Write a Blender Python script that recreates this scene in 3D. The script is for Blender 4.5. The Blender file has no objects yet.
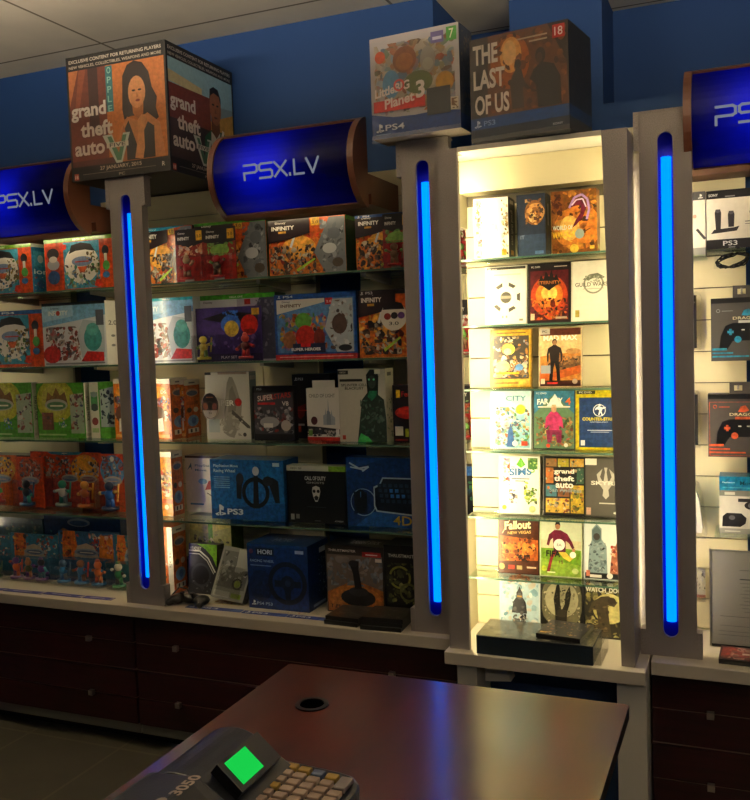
import bpy, bmesh, math, random
from mathutils import Vector, Matrix
S = bpy.context.scene
COL = S.collection
PI = math.pi
# ------------------------------------------------------------------ camera
FPX, YAW, PITCH, ROLL, CZ = 890.0, 0.39552777, -0.06546135, -0.03407491, 1.54
_f = Vector((-math.sin(YAW)*math.cos(PITCH), math.cos(YAW)*math.cos(PITCH), math.sin(PITCH)))
_r0 = Vector((math.cos(YAW), math.sin(YAW), 0)); _u0 = _r0.cross(_f)
_r = _r0*math.cos(ROLL) + _u0*math.sin(ROLL); _u = -_r0*math.sin(ROLL) + _u0*math.cos(ROLL)
cam = bpy.data.cameras.new('camera'); cam_o = bpy.data.objects.new('camera', cam); COL.objects.link(cam_o)
cam_o.matrix_world = Matrix(((_r.x,_u.x,-_f.x,0),(_r.y,_u.y,-_f.y,0),(_r.z,_u.z,-_f.z,CZ),(0,0,0,1)))
cam.sensor_fit = 'VERTICAL'; cam.sensor_height = 24; cam.lens = FPX/800*24; cam.clip_start = .02
S.camera = cam_o
def at(x, y, Y):                     # the point of the plane at depth Y that was measured at this spot of the photograph
    d = _r*((x-375)/FPX) - _u*((y-400)/FPX) + _f
    d = d/d.y*Y
    return Vector((d.x, Y, d.z+CZ))
S.view_settings.view_transform = 'Standard'; S.view_settings.look = 'None'; S.view_settings.gamma = 1
S.view_settings.use_curve_mapping = False; S.view_settings.exposure = 0.0
S.cycles.use_denoising = True; S.cycles.max_bounces = 8; S.cycles.transparent_max_bounces = 24
S.cycles.caustics_reflective = False; S.cycles.caustics_refractive = False
S.cycles.sample_clamp_indirect = 4
# ------------------------------------------------------------------ colour
def lin(c): return c/12.92 if c <= .04045 else ((c+.055)/1.055)**2.4
def hx(h):
    if not isinstance(h, str): return h
    h = h.lstrip('#')
    if len(h) == 3: h = ''.join(a*2 for a in h)
    return tuple(lin(int(h[i:i+2],16)/255) for i in (0,2,4)) + (1.0,)
# ------------------------------------------------------------------ materials
def newmat(name):
    m = bpy.data.materials.new(name); m.use_nodes = True
    return m, m.node_tree.nodes, m.node_tree.links
def principled(name, col, rough=.5, metal=0, coat=0, spec=.5, noise=None, bump=None):
    m, n, l = newmat(name); p = n['Principled BSDF']
    p.inputs['Base Color'].default_value = hx(col); p.inputs['Roughness'].default_value = rough
    p.inputs['Metallic'].default_value = metal; p.inputs['Coat Weight'].default_value = coat; p.inputs['Specular IOR Level'].default_value = spec
    p.inputs['Coat Roughness'].default_value = .08
    if noise:
        (sx,sy,sz), c2, amt = noise
        tc = n.new('ShaderNodeTexCoord'); mp = n.new('ShaderNodeMapping'); nz = n.new('ShaderNodeTexNoise'); mx = n.new('ShaderNodeMix')
        mx.data_type = 'RGBA'; mp.inputs['Scale'].default_value = (sx,sy,sz); nz.inputs['Scale'].default_value = 1; nz.inputs['Detail'].default_value = 6
        rp = n.new('ShaderNodeMapRange'); rp.inputs[1].default_value = .35; rp.inputs[2].default_value = .65; rp.inputs[4].default_value = amt
        l.new(tc.outputs['Object'], mp.inputs[0]); l.new(mp.outputs[0], nz.inputs[0]); l.new(nz.outputs[0], rp.inputs[0]); l.new(rp.outputs[0], mx.inputs[0])
        mx.inputs[6].default_value = hx(col); mx.inputs[7].default_value = hx(c2); l.new(mx.outputs[2], p.inputs['Base Color'])
        if bump:
            b = n.new('ShaderNodeBump'); b.inputs['Strength'].default_value = bump; b.inputs['Distance'].default_value = .002
            l.new(nz.outputs[0], b.inputs['Height']); l.new(b.outputs[0], p.inputs['Normal'])
    return m
def printed(name, rough, coat=0.0, spec=.5, mott=0.0):
    m, n, l = newmat(name); p = n['Principled BSDF']
    a = n.new('ShaderNodeAttribute'); a.attribute_name = 'ink'
    if mott:
        tc = n.new('ShaderNodeTexCoord'); nz = n.new('ShaderNodeTexNoise'); nz.inputs['Scale'].default_value = 62; nz.inputs['Detail'].default_value = 5; nz.inputs['Roughness'].default_value = .62; l.new(tc.outputs['Object'], nz.inputs[0])
        r = n.new('ShaderNodeMapRange'); r.inputs[1].default_value = .36; r.inputs[2].default_value = .64; r.inputs[3].default_value = 1-mott; r.inputs[4].default_value = 1+mott*.35; l.new(nz.outputs[0], r.inputs[0])
        m1 = n.new('ShaderNodeMix'); m1.data_type = 'RGBA'; m1.blend_type = 'MULTIPLY'; sp = n.new('ShaderNodeSeparateColor'); sp.mode = 'HSV'; l.new(a.outputs['Color'], sp.inputs[0]); sq = n.new('ShaderNodeMath'); sq.operation = 'POWER'; sq.inputs[1].default_value = 1.3; l.new(sp.outputs[1], sq.inputs[0]); l.new(sq.outputs[0], m1.inputs[0]); l.new(a.outputs['Color'], m1.inputs[6]); l.new(r.outputs[0], m1.inputs[7])
        n2 = n.new('ShaderNodeTexNoise'); n2.inputs['Scale'].default_value = 95; n2.inputs['Detail'].default_value = 3; l.new(tc.outputs['Object'], n2.inputs[0])
        m2 = n.new('ShaderNodeMix'); m2.data_type = 'RGBA'; m2.blend_type = 'OVERLAY'; mf = n.new('ShaderNodeMath'); mf.operation = 'MULTIPLY'; mf.inputs[1].default_value = mott*.55; l.new(sq.outputs[0], mf.inputs[0]); l.new(mf.outputs[0], m2.inputs[0]); l.new(m1.outputs[2], m2.inputs[6]); l.new(n2.outputs['Color'], m2.inputs[7]); l.new(m2.outputs[2], p.inputs['Base Color'])
    else: l.new(a.outputs['Color'], p.inputs['Base Color'])
    p.inputs['Roughness'].default_value = rough; p.inputs['Coat Weight'].default_value = coat; p.inputs['Coat Roughness'].default_value = .12
    p.inputs['Specular IOR Level'].default_value = spec
    return m
def emit(name, col, s):
    m, n, l = newmat(name); n.remove(n['Principled BSDF']); e = n.new('ShaderNodeEmission')
    e.inputs[0].default_value = tuple(col)+(1,); e.inputs[1].default_value = s; l.new(e.outputs[0], n['Material Output'].inputs[0]); return m
def clear(name, tint, gloss, rough=.05, lo=.06, hi=.5):
    m, n, l = newmat(name); n.remove(n['Principled BSDF'])
    t = n.new('ShaderNodeBsdfTransparent'); t.inputs[0].default_value = tuple(tint)+(1,)
    g = n.new('ShaderNodeBsdfGlossy'); g.inputs[0].default_value = tuple(gloss)+(1,); g.inputs[1].default_value = rough
    w = n.new('ShaderNodeLayerWeight'); w.inputs[0].default_value = .25
    r = n.new('ShaderNodeMapRange'); r.inputs[3].default_value = lo; r.inputs[4].default_value = hi
    mx = n.new('ShaderNodeMixShader'); l.new(w.outputs['Facing'], r.inputs[0]); l.new(r.outputs[0], mx.inputs[0]); l.new(t.outputs[0], mx.inputs[1]); l.new(g.outputs[0], mx.inputs[2])
    l.new(mx.outputs[0], n['Material Output'].inputs[0]); return m
def translucent(name, col):
    m, n, l = newmat(name); n.remove(n['Principled BSDF'])
    t = n.new('ShaderNodeBsdfTranslucent'); t.inputs[0].default_value = tuple(col)+(1,)
    g = n.new('ShaderNodeBsdfGlossy'); g.inputs[1].default_value = .4; g.inputs[0].default_value = (.3,.3,.4,1)
    mx = n.new('ShaderNodeMixShader'); mx.inputs[0].default_value = .03; l.new(t.outputs[0], mx.inputs[1]); l.new(g.outputs[0], mx.inputs[2])
    l.new(mx.outputs[0], n['Material Output'].inputs[0]); return m
def tiles(name, c1, mortar, sx, sy, msize, rough, mot=.0):
    m, n, l = newmat(name); p = n['Principled BSDF']
    tc = n.new('ShaderNodeTexCoord'); b = n.new('ShaderNodeTexBrick'); b.offset = 0; b.inputs['Scale'].default_value = 1
    b.inputs['Color1'].default_value = hx(c1); b.inputs['Color2'].default_value = hx(c1); b.inputs['Mortar'].default_value = hx(mortar)
    b.inputs['Mortar Size'].default_value = msize; b.inputs['Brick Width'].default_value = sx; b.inputs['Row Height'].default_value = sy
    l.new(tc.outputs['Object'], b.inputs[0])
    nz = n.new('ShaderNodeTexNoise'); nz.inputs['Scale'].default_value = 6; nz.inputs['Detail'].default_value = 8; l.new(tc.outputs['Object'], nz.inputs[0])
    mx = n.new('ShaderNodeMix'); mx.data_type = 'RGBA'; mx.blend_type = 'MULTIPLY'; mx.inputs[0].default_value = mot
    l.new(b.outputs[0], mx.inputs[6]); l.new(nz.outputs[0], mx.inputs[7]); l.new(mx.outputs[2], p.inputs['Base Color'])
    p.inputs['Roughness'].default_value = rough
    return m
M = dict(
    print_gloss=printed('printed_gloss', .32, .5, mott=.5), print_matte=printed('printed_card', .5, mott=.25), toy=printed('toy_plastic', .35),
    silver=principled('silver_laminate', '#a7a09c', .42, .25, noise=((420,420,420), '#7f7875', .8)),
    top=principled('pale_worktop', '#c9c0ae', .4), white=principled('white_board', '#d9d3c2', .5),
    slat=principled('cream_slatwall', '#e4dab2', .5), groove=principled('slat_groove', '#6b6350', .6),
    wood=principled('mahogany_front', '#2e0b0c', .36, noise=((6,6,60), '#1d0708', 1)),
    line=principled('drawer_edge', '#8a7a68', .4), kick=principled('metal_kick', '#8c8f8a', .35, .6), dark=principled('dark_recess', '#0b0808', .8),
    desk=principled('desk_veneer', '#561a0d', .36, noise=((9,2.5,9), '#3c1209', 1), spec=.35, coat=1),
    bluewall=principled('blue_paint', '#1a427a', .75), ceiling=tiles('ceiling_tiles', '#f0e4cc', '#8d8068', 1.2, .6, .006, .9, .25),
    floor=tiles('floor_tiles', '#5c594c', '#716c5a', .45, .45, .006, .45, .4),
    brown=principled('sign_frame_brown', '#5b3524', .45), bluefab=principled('navy_board', '#0d2c58', .7),
    acrylic=translucent('blue_acrylic', (.004,.010,.55)), letter=emit('sign_letters', (.40,.44,.58), .42),
    channel=principled('blue_channel', (.002,.006,.40,1), .5), bluetube=emit('blue_tube', (.0,.15,1.0), 2.7),
    warmtube=emit('warm_tube', (1.0,.82,.46), 30), signlamp=emit('sign_lamp', (.55,.65,1.0), 5),
    glass=clear('shelf_glass', (.93,.97,.94), (.9,1,.95), .03, .05, .7), edge=principled('glass_edge', '#4b6656', .15), blister=clear('clear_plastic', (.95,.95,.94), (1,1,1), .08, .07, .55),
    sheet=clear('clear_sheet', (.9,.9,.9), (1,1,1), .15, .10, .5),
    fill_uplamp=emit('fill_trough_glow', (1.0,.86,.68), 300), film=clear('clear_film', (.97,.97,.97), (1,1,1), .12, .015, .2),
    downlamp=emit('down_lamp', (1.0,.82,.50), 24),
    black=principled('black_plastic', '#090a0b', .42), greyplast=principled('charcoal_plastic', '#161b21', .36, noise=((300,300,300), '#11151a', 1), bump=.12),
    chrome=principled('brushed_metal', '#b9b6ae', .3, .9), screen=emit('green_screen', (.01,.62,.07), 1.0), hole=principled('hole_shade_black', '#010101', 1, spec=0),
    deskedge=principled('desk_edge_black', '#0a0808', .4), fill_lampwhite=emit('fill_tube_glow', (1.0,.84,.70), 40),
)
M['desk'].node_tree.nodes['Principled BSDF'].inputs['Coat Roughness'].default_value = .17; M['desk'].node_tree.nodes['Principled BSDF'].inputs['Coat IOR'].default_value = 1.9
# ------------------------------------------------------------------ mesh helpers
class MB:
    def __init__(s): s.v = []; s.f = []; s.c = []; s.m = []
    def face(s, pts, col=(1,1,1,1), mi=0):
        b = len(s.v); s.v += [tuple(p) for p in pts]; s.f.append(tuple(range(b, b+len(pts)))); s.c.append([hx(c) for c in col] if isinstance(col, list) else hx(col)); s.m.append(mi)
    def mesh(s, verts, faces, col=(1,1,1,1), mi=0):
        b = len(s.v); s.v += [tuple(p) for p in verts]; c = hx(col)
        for f in faces: s.f.append(tuple(i+b for i in f)); s.c.append(c); s.m.append(mi)
    def box(s, x0, y0, z0, x1, y1, z1, col=(1,1,1,1), mi=0):
        v = [(x0,y0,z0),(x1,y0,z0),(x1,y1,z0),(x0,y1,z0),(x0,y0,z1),(x1,y0,z1),(x1,y1,z1),(x0,y1,z1)]
        s.mesh(v, [(0,3,2,1),(4,5,6,7),(0,1,5,4),(1,2,6,5),(2,3,7,6),(3,0,4,7)], col, mi)
    def prism(s, pts, a, b, fn, col=(1,1,1,1), mi=0):          # pts counter-clockwise seen from the a side
        n = len(pts); v = [fn(p,a) for p in pts] + [fn(p,b) for p in pts]
        s.mesh(v, [tuple(range(n)), tuple(range(2*n-1, n-1, -1))] + [(i+n, (i+1)%n+n, (i+1)%n, i) for i in range(n)], col, mi)
    def tube(s, p, q, r, col=(1,1,1,1), mi=0, n=10, r2=None):
        p, q = Vector(p), Vector(q); d = (q-p).normalized(); a = d.orthogonal().normalized(); b = d.cross(a); r2 = r if r2 is None else r2
        v = [p+(a*math.cos(t)+b*math.sin(t))*r for t in [2*PI*i/n for i in range(n)]] + [q+(a*math.cos(t)+b*math.sin(t))*r2 for t in [2*PI*i/n for i in range(n)]]
        s.mesh(v, [tuple(range(n-1,-1,-1)), tuple(range(n,2*n))] + [(i,(i+1)%n,(i+1)%n+n,i+n) for i in range(n)], col, mi)
    def ball(s, c, rx, ry, rz, col=(1,1,1,1), mi=0, n=10, k=6):
        v = []; f = []
        for j in range(k+1):
            t = PI*j/k
            for i in range(n): v.append((c[0]+rx*math.sin(t)*math.cos(2*PI*i/n), c[1]+ry*math.sin(t)*math.sin(2*PI*i/n), c[2]+rz*math.cos(t)))
        for j in range(k):
            for i in range(n): f.append((j*n+i, (j+1)*n+i, (j+1)*n+(i+1)%n, j*n+(i+1)%n))
        s.mesh(v, f, col, mi)
    def polytube(s, pts, r, col=(1,1,1,1), mi=0, n=8):
        for a, b in zip(pts, pts[1:]): s.tube(a, b, r, col, mi, n)
        for p in pts[1:-1]: s.ball(p, r, r, r, col, mi, n, 4)
    def build(s, name, mats, parent=None, loc=None, smooth=False, bevel=0):
        me = bpy.data.meshes.new(name); me.from_pydata(s.v, [], s.f)
        mats = mats if isinstance(mats, (list,tuple)) else [mats]
        for m in mats: me.materials.append(M[m] if isinstance(m, str) else m)
        at_ = me.color_attributes.new('ink', 'FLOAT_COLOR', 'CORNER'); flat = []
        for p, c in zip(me.polygons, s.c): flat += [x for q in c for x in q] if isinstance(c, list) else list(c)*p.loop_total
        at_.data.foreach_set('color', flat)
        me.polygons.foreach_set('material_index', s.m)
        if smooth: me.polygons.foreach_set('use_smooth', [True]*len(s.f))
        o = bpy.data.objects.new(name, me); COL.objects.link(o)
        if parent: o.parent = parent
        if loc is not None: o.location = loc
        if bevel:
            b = o.modifiers.new('edge', 'BEVEL'); b.width = bevel; b.segments = 2; b.limit_method = 'ANGLE'
        return o
def tag(o, label=None, cat=None, group=None, kind=None):
    if label: o['label'] = label
    if cat: o['category'] = cat
    if group: o['group'] = group
    if kind: o['kind'] = kind
    return o
def empty(name, loc, label, cat, group=None):
    o = bpy.data.objects.new(name, None); o.empty_display_size = .05; COL.objects.link(o); o.location = loc
    return tag(o, label, cat, group)
FXZ = lambda p, y: (p[0], y, p[1])
FXY = lambda p, z: (p[0], p[1], z)
def one(name, mats, fn, parent=None, **k):
    b = MB(); fn(b); return b.build(name, mats, parent, **k)
def boxp(name, mat, parent, *c, **k):
    b = MB(); b.box(*c); return b.build(name, mat, parent, **k)
_text = {}
def text_mesh(s, bold=0):
    k = (s, bold)
    if k not in _text:
        c = bpy.data.curves.new('t', 'FONT'); c.body = s; c.resolution_u = 3; c.offset = .012 + .02*bold
        o = bpy.data.objects.new('t', c); COL.objects.link(o); me = o.to_mesh()
        v = [(p.co.x, p.co.y) for p in me.vertices]; f = [tuple(p.vertices) for p in me.polygons]; o.to_mesh_clear()
        bpy.data.objects.remove(o); bpy.data.curves.remove(c)
        xs = [p[0] for p in v]; ys = [p[1] for p in v]; x0, x1, y0, y1 = min(xs), max(xs), min(ys), max(ys)
        _text[k] = ([((x-x0)/(x1-x0), (y-y0)/(y1-y0)) for x, y in v], f)
    return _text[k]
# flat printed art: every op is a shape in the unit square of the face, u to the right and v up
def draw(mb, org, ux, uy, W, H, ops, eps=.0004, step=.000018):
    org, ux, uy = Vector(org), Vector(ux), Vector(uy); nn = ux.cross(uy); lay = [0]
    def put(pts, col):
        d = eps + lay[0]*step; lay[0] += 1
        mb.face([org + ux*(u*W) + uy*(v*H) + nn*d for u, v in pts], col)
    cl = lambda x, a=0.0, b=1.0: max(a, min(b, x))
    def ell(cx, cy, rx, ry, c, n=20): put([(cl(cx+rx*math.cos(2*PI*i/n)), cl(cy+ry*math.sin(2*PI*i/n))) for i in range(n)], c)
    k = H/W
    for o in ops:
        t = o[0]
        if t == 'r': put([(o[1],o[2]),(o[3],o[2]),(o[3],o[4]),(o[1],o[4])], o[5])
        elif t == 'e': ell(*o[1:6])
        elif t == 'c': ell(o[1], o[2], o[3]*k, o[3], o[4])
        elif t == 'k':                                           # ring
            _, cx, cy, r, w, c = o; n = 28
            for i in range(n):
                a, b = 2*PI*i/n, 2*PI*(i+1)/n
                q = [(cx+rr*k*math.cos(g), cy+rr*math.sin(g)) for rr, g in ((r,a),(r,b),(r-w,b),(r-w,a))]
                put([(cl(x),cl(y)) for x,y in q], c); lay[0] -= 1
            lay[0] += 1
        elif t == 'p': put(o[1], o[2])
        elif t == 'l':
            for (a, b), (c, d) in zip(o[1], o[1][1:]):
                dx, dy = (c-a)/k, d-b; L = math.hypot(dx, dy) or 1; px, py = -dy/L*o[2]/2*k, dx/L*o[2]/2
                put([(a+px,b+py),(a-px,b-py),(c-px,d-py),(c+px,d+py)], o[3])
        elif t in ('t','T'):
            _, s, u, v, w, h, c = o[:7]; rot = o[7] if len(o) > 7 else 0
            tv, tf = text_mesh(s, t == 'T'); d = eps + lay[0]*step; lay[0] += 1
            vs = []
            for x, y in tv:
                if rot == 90: a, b = u + w*(1-y), v + h*x
                elif rot == -90: a, b = u + w*y, v + h*(1-x)
                else: a, b = u + w*x, v + h*y
                if rot not in (0, 90, -90): b += w*x*math.tan(math.radians(rot))/k
                vs.append(org + ux*(a*W) + uy*(b*H) + nn*d)
            mb.mesh(vs, tf, c)
        elif t == 'n':
            _, u0, v0, u1, v1, n, s, cols, seed = o; R = random.Random(seed)
            N = int(n*2.6)
            for i_ in range(N):
                g = s*(.85 if i_ < N*.25 else .5)
                cx, cy = R.uniform(u0,u1), R.uniform(v0,v1); m = R.randint(6,9); a0 = R.uniform(0,6); th = R.uniform(0,PI)
                sx, sy = g*R.uniform(.5,1.1), g*R.uniform(.2,.8); A, B = hx(R.choice(cols)), hx(R.choice(cols)); pts, cc = [], []
                for i in range(m):
                    w_ = a0+2*PI*i/m; rr = R.uniform(.6,1); x_, y_ = sx*rr*math.cos(w_), sy*rr*math.sin(w_)
                    pts.append((cl(cx+k*(x_*math.cos(th)-y_*math.sin(th)),u0,u1), cl(cy+x_*math.sin(th)+y_*math.cos(th),v0,v1)))
                    f_ = .75*(i % m)/m; cc.append(tuple(A[q]*(1-f_)+B[q]*f_ for q in range(4)))
                put(pts, cc)
        elif t == 'f':                                           # a plain standing figure
            _, cx, v0, h, skin, top, legs, hair = o; X = lambda x: cx + x*h*k; Y = lambda y: v0 + y*h
            put([(X(-.13),Y(0)),(X(-.05),Y(0)),(X(-.03),Y(.25)),(X(0),Y(.42)),(X(.04),Y(.25)),(X(.06),Y(0)),(X(.14),Y(0)),(X(.12),Y(.28)),(X(.10),Y(.5)),(X(-.10),Y(.5)),(X(-.11),Y(.28))], legs)
            put([(X(-.10),Y(.46)),(X(.10),Y(.46)),(X(.12),Y(.64)),(X(.15),Y(.78)),(X(.06),Y(.83)),(X(.03),Y(.86)),(X(-.03),Y(.86)),(X(-.06),Y(.83)),(X(-.15),Y(.78)),(X(-.12),Y(.64))], top)
            put([(X(-.15),Y(.79)),(X(-.19),Y(.62)),(X(-.18),Y(.45)),(X(-.145),Y(.45)),(X(-.14),Y(.62)),(X(-.11),Y(.74))], top); put([(X(.15),Y(.79)),(X(.11),Y(.74)),(X(.14),Y(.62)),(X(.145),Y(.45)),(X(.18),Y(.45)),(X(.19),Y(.62))], top)
            ell(X(-.163), Y(.43), .022*h*k, .028*h, skin); ell(X(.163), Y(.43), .022*h*k, .028*h, skin)
            ell(X(0), Y(.925), .058*h*k, .075*h, hair); ell(X(.005), Y(.905), .046*h*k, .06*h, skin)
        elif t == 's':                                           # two-piece disc-and-stem maker's mark
            _, u, v, h, c = o; X = lambda x: u + x*h*k; Y = lambda y: v + y*h
            put([(X(.42),Y(.12)),(X(.58),Y(0)),(X(.58),Y(.55)),(X(.85),Y(.5)),(X(.9),Y(.8)),(X(.6),Y(1)),(X(.42),Y(1))], c)
            put([(X(0),Y(.18)),(X(.38),Y(.32)),(X(.38),Y(.22)),(X(.2),Y(.14)),(X(.38),Y(.12)),(X(.38),Y(.02)),(X(.1),Y(.04))], c)
            put([(X(.62),Y(.34)),(X(1.05),Y(.28)),(X(1.1),Y(.16)),(X(.62),Y(.04)),(X(.62),Y(.14)),(X(.85),Y(.2)),(X(.62),Y(.25))], c)
# ------------------------------------------------------------------ the room
YW, YD, ZC = 3.16, 3.63, 2.782       # wall behind the long bays, wall of the recess, ceiling
def st(name, mat, *c, **k): return tag(boxp(name, mat, None, *c, **k), kind='structure')
st('floor', 'floor', -4.6,-2.6,-.05, 2.6,3.8,0)
st('ceiling', 'ceiling', -4.6,-2.6,ZC, 2.6,3.8,ZC+.05)
st('wall_back', 'bluewall', -4.6,YW,0, -1.04,3.75,ZC)
st('wall_recess', 'bluewall', -1.04,YD,0, 2.6,3.75,ZC)
st('wall_column', 'bluewall', -.80,3.33,0, -.465,YD,ZC)
st('wall_left', 'bluewall', -4.6,-2.6,0, -4.5,YW,ZC)
st('wall_right', 'bluewall', 2.5,-2.6,0, 2.6,3.8,ZC)
st('wall_front', 'bluewall', -4.6,-2.6,0, 2.6,-2.5,ZC)
# added fill lamps, out of view, put in to brighten the room
def fill_pendant(x, y, label):
    t = empty('fill_pendant_lamp', (x,y,ZC), label, 'lamp', 'added fill tube lamps out of view')
    boxp('housing', 'white', t, -.62,-.035,-.78, .62,.035,-.76)
    for s in (-1,1): one('rod', 'chrome', lambda b: b.tube((s*.5,0,-.76),(s*.5,0,0),.005), t)
    one('tube', 'fill_lampwhite', lambda b: b.tube((-.6,0,-.805),(.6,0,-.805),.018, n=8), t)
fill_pendant(.95, .1, 'added fill tube lamp hung out of view')
def fill_uplighter(x, y, label):  # added trough hung above the view to brighten the ceiling and bounce fill
    t = empty('fill_uplighter', (x,y,ZC), label, 'lamp', 'added fill troughs above the view'); z = -.36
    def trough(b):
        b.box(-.62,-.07,z-.01, .62,.07,z); b.box(-.62,-.07,z, .62,-.06,z+.05); b.box(-.62,.06,z, .62,.07,z+.05); b.box(-.62,-.0599,z, -.61,.0599,z+.05); b.box(.61,-.0599,z, .62,.0599,z+.05)
    one('trough', 'white', trough, t)
    for s in (-1,1): one('wire', 'chrome', lambda b: b.tube((s*.58,0,z),(s*.58,0,0),.002), t)
    one('tube', 'fill_uplamp', lambda b: b.tube((-.59,0,z+.042),(.59,0,z+.042),.013, n=8), t)
fill_uplighter(-2.1, 1.45, 'added fill trough above the view before the toy bay')
fill_uplighter(.1, 1.5, 'added fill trough above the view over the desk end')
# ------------------------------------------------------------------ worktops and drawer cabinets
ZT = .575
def worktop(x0, x1, y0, y1, label):
    b = MB(); b.box(x0,y0,ZT-.04, x1,y1,ZT); o = b.build('worktop', 'top', bevel=.003); return tag(o, label, 'worktop')
worktop(-4.4, -.872, 2.68, 3.09, 'long pale worktop under the blue-signed shelf bays')
worktop(-.262, 1.4, 2.66, 3.005, 'pale worktop carrying the framed paper and a red disc case')
def cabinet(x0, x1, yf, yb, knobs, label):
    t = empty('drawer_cabinet', ((x0+x1)/2,(yf+yb)/2,0), label, 'cabinet', 'mahogany drawer cabinets under the worktops')
    ox, oy = t.location.x, t.location.y
    L = lambda *c: (c[0]-ox,c[1]-oy,c[2],c[3]-ox,c[4]-oy,c[5])
    boxp('body', 'dark', t, *L(x0,yf+.02,.10, x1,yb,.535))
    boxp('plinth', 'dark', t, *L(x0,yf+.09,0, x1,yb,.06))
    boxp('kick_strip', 'kick', t, *L(x0,yf+.015,.06, x1,yf+.12,.10))
    for z0, z1, zk in ((.10,.312,.206),(.317,.535,.422)):
        b = MB(); g = .0025
        b.box(*L(x0+g,yf,z0+g, x1-g,yf+.018,zk-.002)); b.box(*L(x0+g,yf,zk+.002, x1-g,yf+.018,z1-g)); b.box(*L(x0+g,yf+.004,zk-.002, x1-g,yf+.018,zk+.002), (1,1,1,1), 1)
        d = b.build('drawer', ['wood','line'], t)
        for kx in knobs:
            k = MB(); k.box(kx-ox-.010,yf-oy-.022,zk-.008, kx-ox+.010,yf-oy-.006,zk+.012); k.tube((kx-ox,yf-oy-.007,zk),(kx-ox,yf-oy+.003,zk),.005)
            k.build('knob', 'chrome', d)
    boxp('rail', 'line', t, *L(x0,yf+.006,.3125, x1,yf+.02,.3165))
cabinet(-3.32, -2.166, 2.715, 3.05, (-3.1,-2.372), 'mahogany drawer cabinet below the toy shelves, at the tiled floor')
cabinet(-2.16, -.875, 2.715, 3.05, (-1.967,-1.1), 'mahogany drawer cabinet partly hidden behind the desk corner')
cabinet(-4.4, -3.325, 2.715, 3.05, (-4.2,-3.5), 'mahogany drawer cabinet beyond the frame edge of the toy bay')
cabinet(-.266, .9, 2.70, 3.0, (-.10,.7), 'dark drawer cabinet below the worktop with the framed paper')
# ------------------------------------------------------------------ slatwall
def slatwall(x0, x1, y, z0, z1, label, thick=.05, phase=.0):
    b = MB(); b.box(x0,y+.012,z0, x1,y+thick,z1, (1,1,1,1), 1)
    z = z0 + (ZT % .1)
    while z < z1-.01:
        e = min(z+.0965, z1); b.box(x0,y,z, x1,y+.012,e); z += .10
    return tag(b.build('slatwall_panel', ['slat','groove']), label, 'slatwall', 'cream slatwall panels')
slatwall(-3.6, -2.726, 3.10, 0, 2.168, 'cream slatwall panel behind the orange toy boxes')
slatwall(-2.527, -1.775, 3.10, 0, 2.168, 'cream slatwall panel behind the first lit pillar')
slatwall(-1.770, -1.53, 3.10, 0, 2.168, 'narrow cream slatwall panel behind the white battle game box')
slatwall(-1.337, -.86, 3.10, 0, 2.168, 'cream slatwall panel behind the middle lit pillar')
slatwall(-.50, .003, 3.02, 0, 2.2, 'cream slatwall panel behind the controller boxes', .06)
slatwall(.17, .9, 3.02, 0, 2.2, 'cream slatwall panel beyond the frame edge by the controllers', .06)
tag(boxp('trim_panel_backing', 'bluewall', None, -.50,3.08,.0, 1.3,3.10,2.3), kind='structure')
# ------------------------------------------------------------------ lit pillars
def pillar(x, label, back=1.0, side=False, bl_x=0.0):
    t = empty('light_pillar', (x,2.72,ZT), label, 'pillar', 'silver pillars with a blue light strip'); R = .021; h = 1.595
    za, zb = .08, 1.515
    b = MB(); w = .0715
    arc = lambda z, a0, a1, n=12: [(R*math.cos(a0+(a1-a0)*i/n), z+R*math.sin(a0+(a1-a0)*i/n)) for i in range(n+1)]
    b.box(-w,0,0, -R,.010,h); b.box(R,0,0, w,.010,h)
    b.prism([(-R,h),(-R,zb)] + arc(zb,PI,0)[1:-1] + [(R,zb),(R,h)], 0,.010, FXZ)
    b.prism([(R,0),(R,za)] + arc(za,0,-PI)[1:-1] + [(-R,za),(-R,0)], 0,.010, FXZ)
    b.box(-w,.010,0, -w+.008,.035,h); b.box(w-.008,.010,0, w,.035,h)
    b.build('panel', 'silver', t)
    for z0, z1, n in ((h-.105,h,'cap'),(0,.078,'foot')):
        c = MB(); c.box(-.0875,-.001,z0, -.0716,.036,z1); c.box(.0716,-.001,z0, .0875,.036,z1); 
        if n == 'cap': c.box(-.0875,-.001,h, .0875,.05,h+.006)
        c.build(n, 'silver', t)
    c = MB(); y1 = .052; cw = .046
    c.face([(-cw,y1,.02),(cw,y1,.02),(cw,y1,h-.02),(-cw,y1,h-.02)]); c.face([(-cw,.0101,.02),(-cw,y1,.02),(-cw,y1,h-.02),(-cw,.0101,h-.02)]); c.face([(cw,y1,.02),(cw,.0101,.02),(cw,.0101,h-.02),(cw,y1,h-.02)])
    c.face([(-cw,y1,h-.02),(cw,y1,h-.02),(cw,.0101,h-.02),(-cw,.0101,h-.02)]); c.face([(-cw,.0101,.02),(cw,.0101,.02),(cw,y1,.02),(-cw,y1,.02)])
    c.build('light_channel', 'channel', t)
    c = MB(); c.tube((0,.031,.10),(0,.031,1.47),.0145, n=14); c.build('blue_tube', 'bluetube', t, smooth=False)
    if back:
        m = M['warmtube'].copy(); m.node_tree.nodes['Emission'].inputs[1].default_value = back
        c = MB(); c.tube((bl_x,.068,.10),(bl_x,.068,1.42),.011, n=8); c.build('back_tube', m, t)
    return t
pillar(-2.105, 'silver pillar with blue light strip under the cube-shaped advert', 14, bl_x=-.035)
pillar(-.946, 'silver pillar with blue light strip under the pale figure-art carton', 0)
pillar(-.209, 'silver pillar with blue light strip at the controller bay, nothing on top', 40, bl_x=-.02)
pillar(-3.264, 'silver pillar with blue light strip beyond the toy bay', 16, bl_x=-.035)
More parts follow.
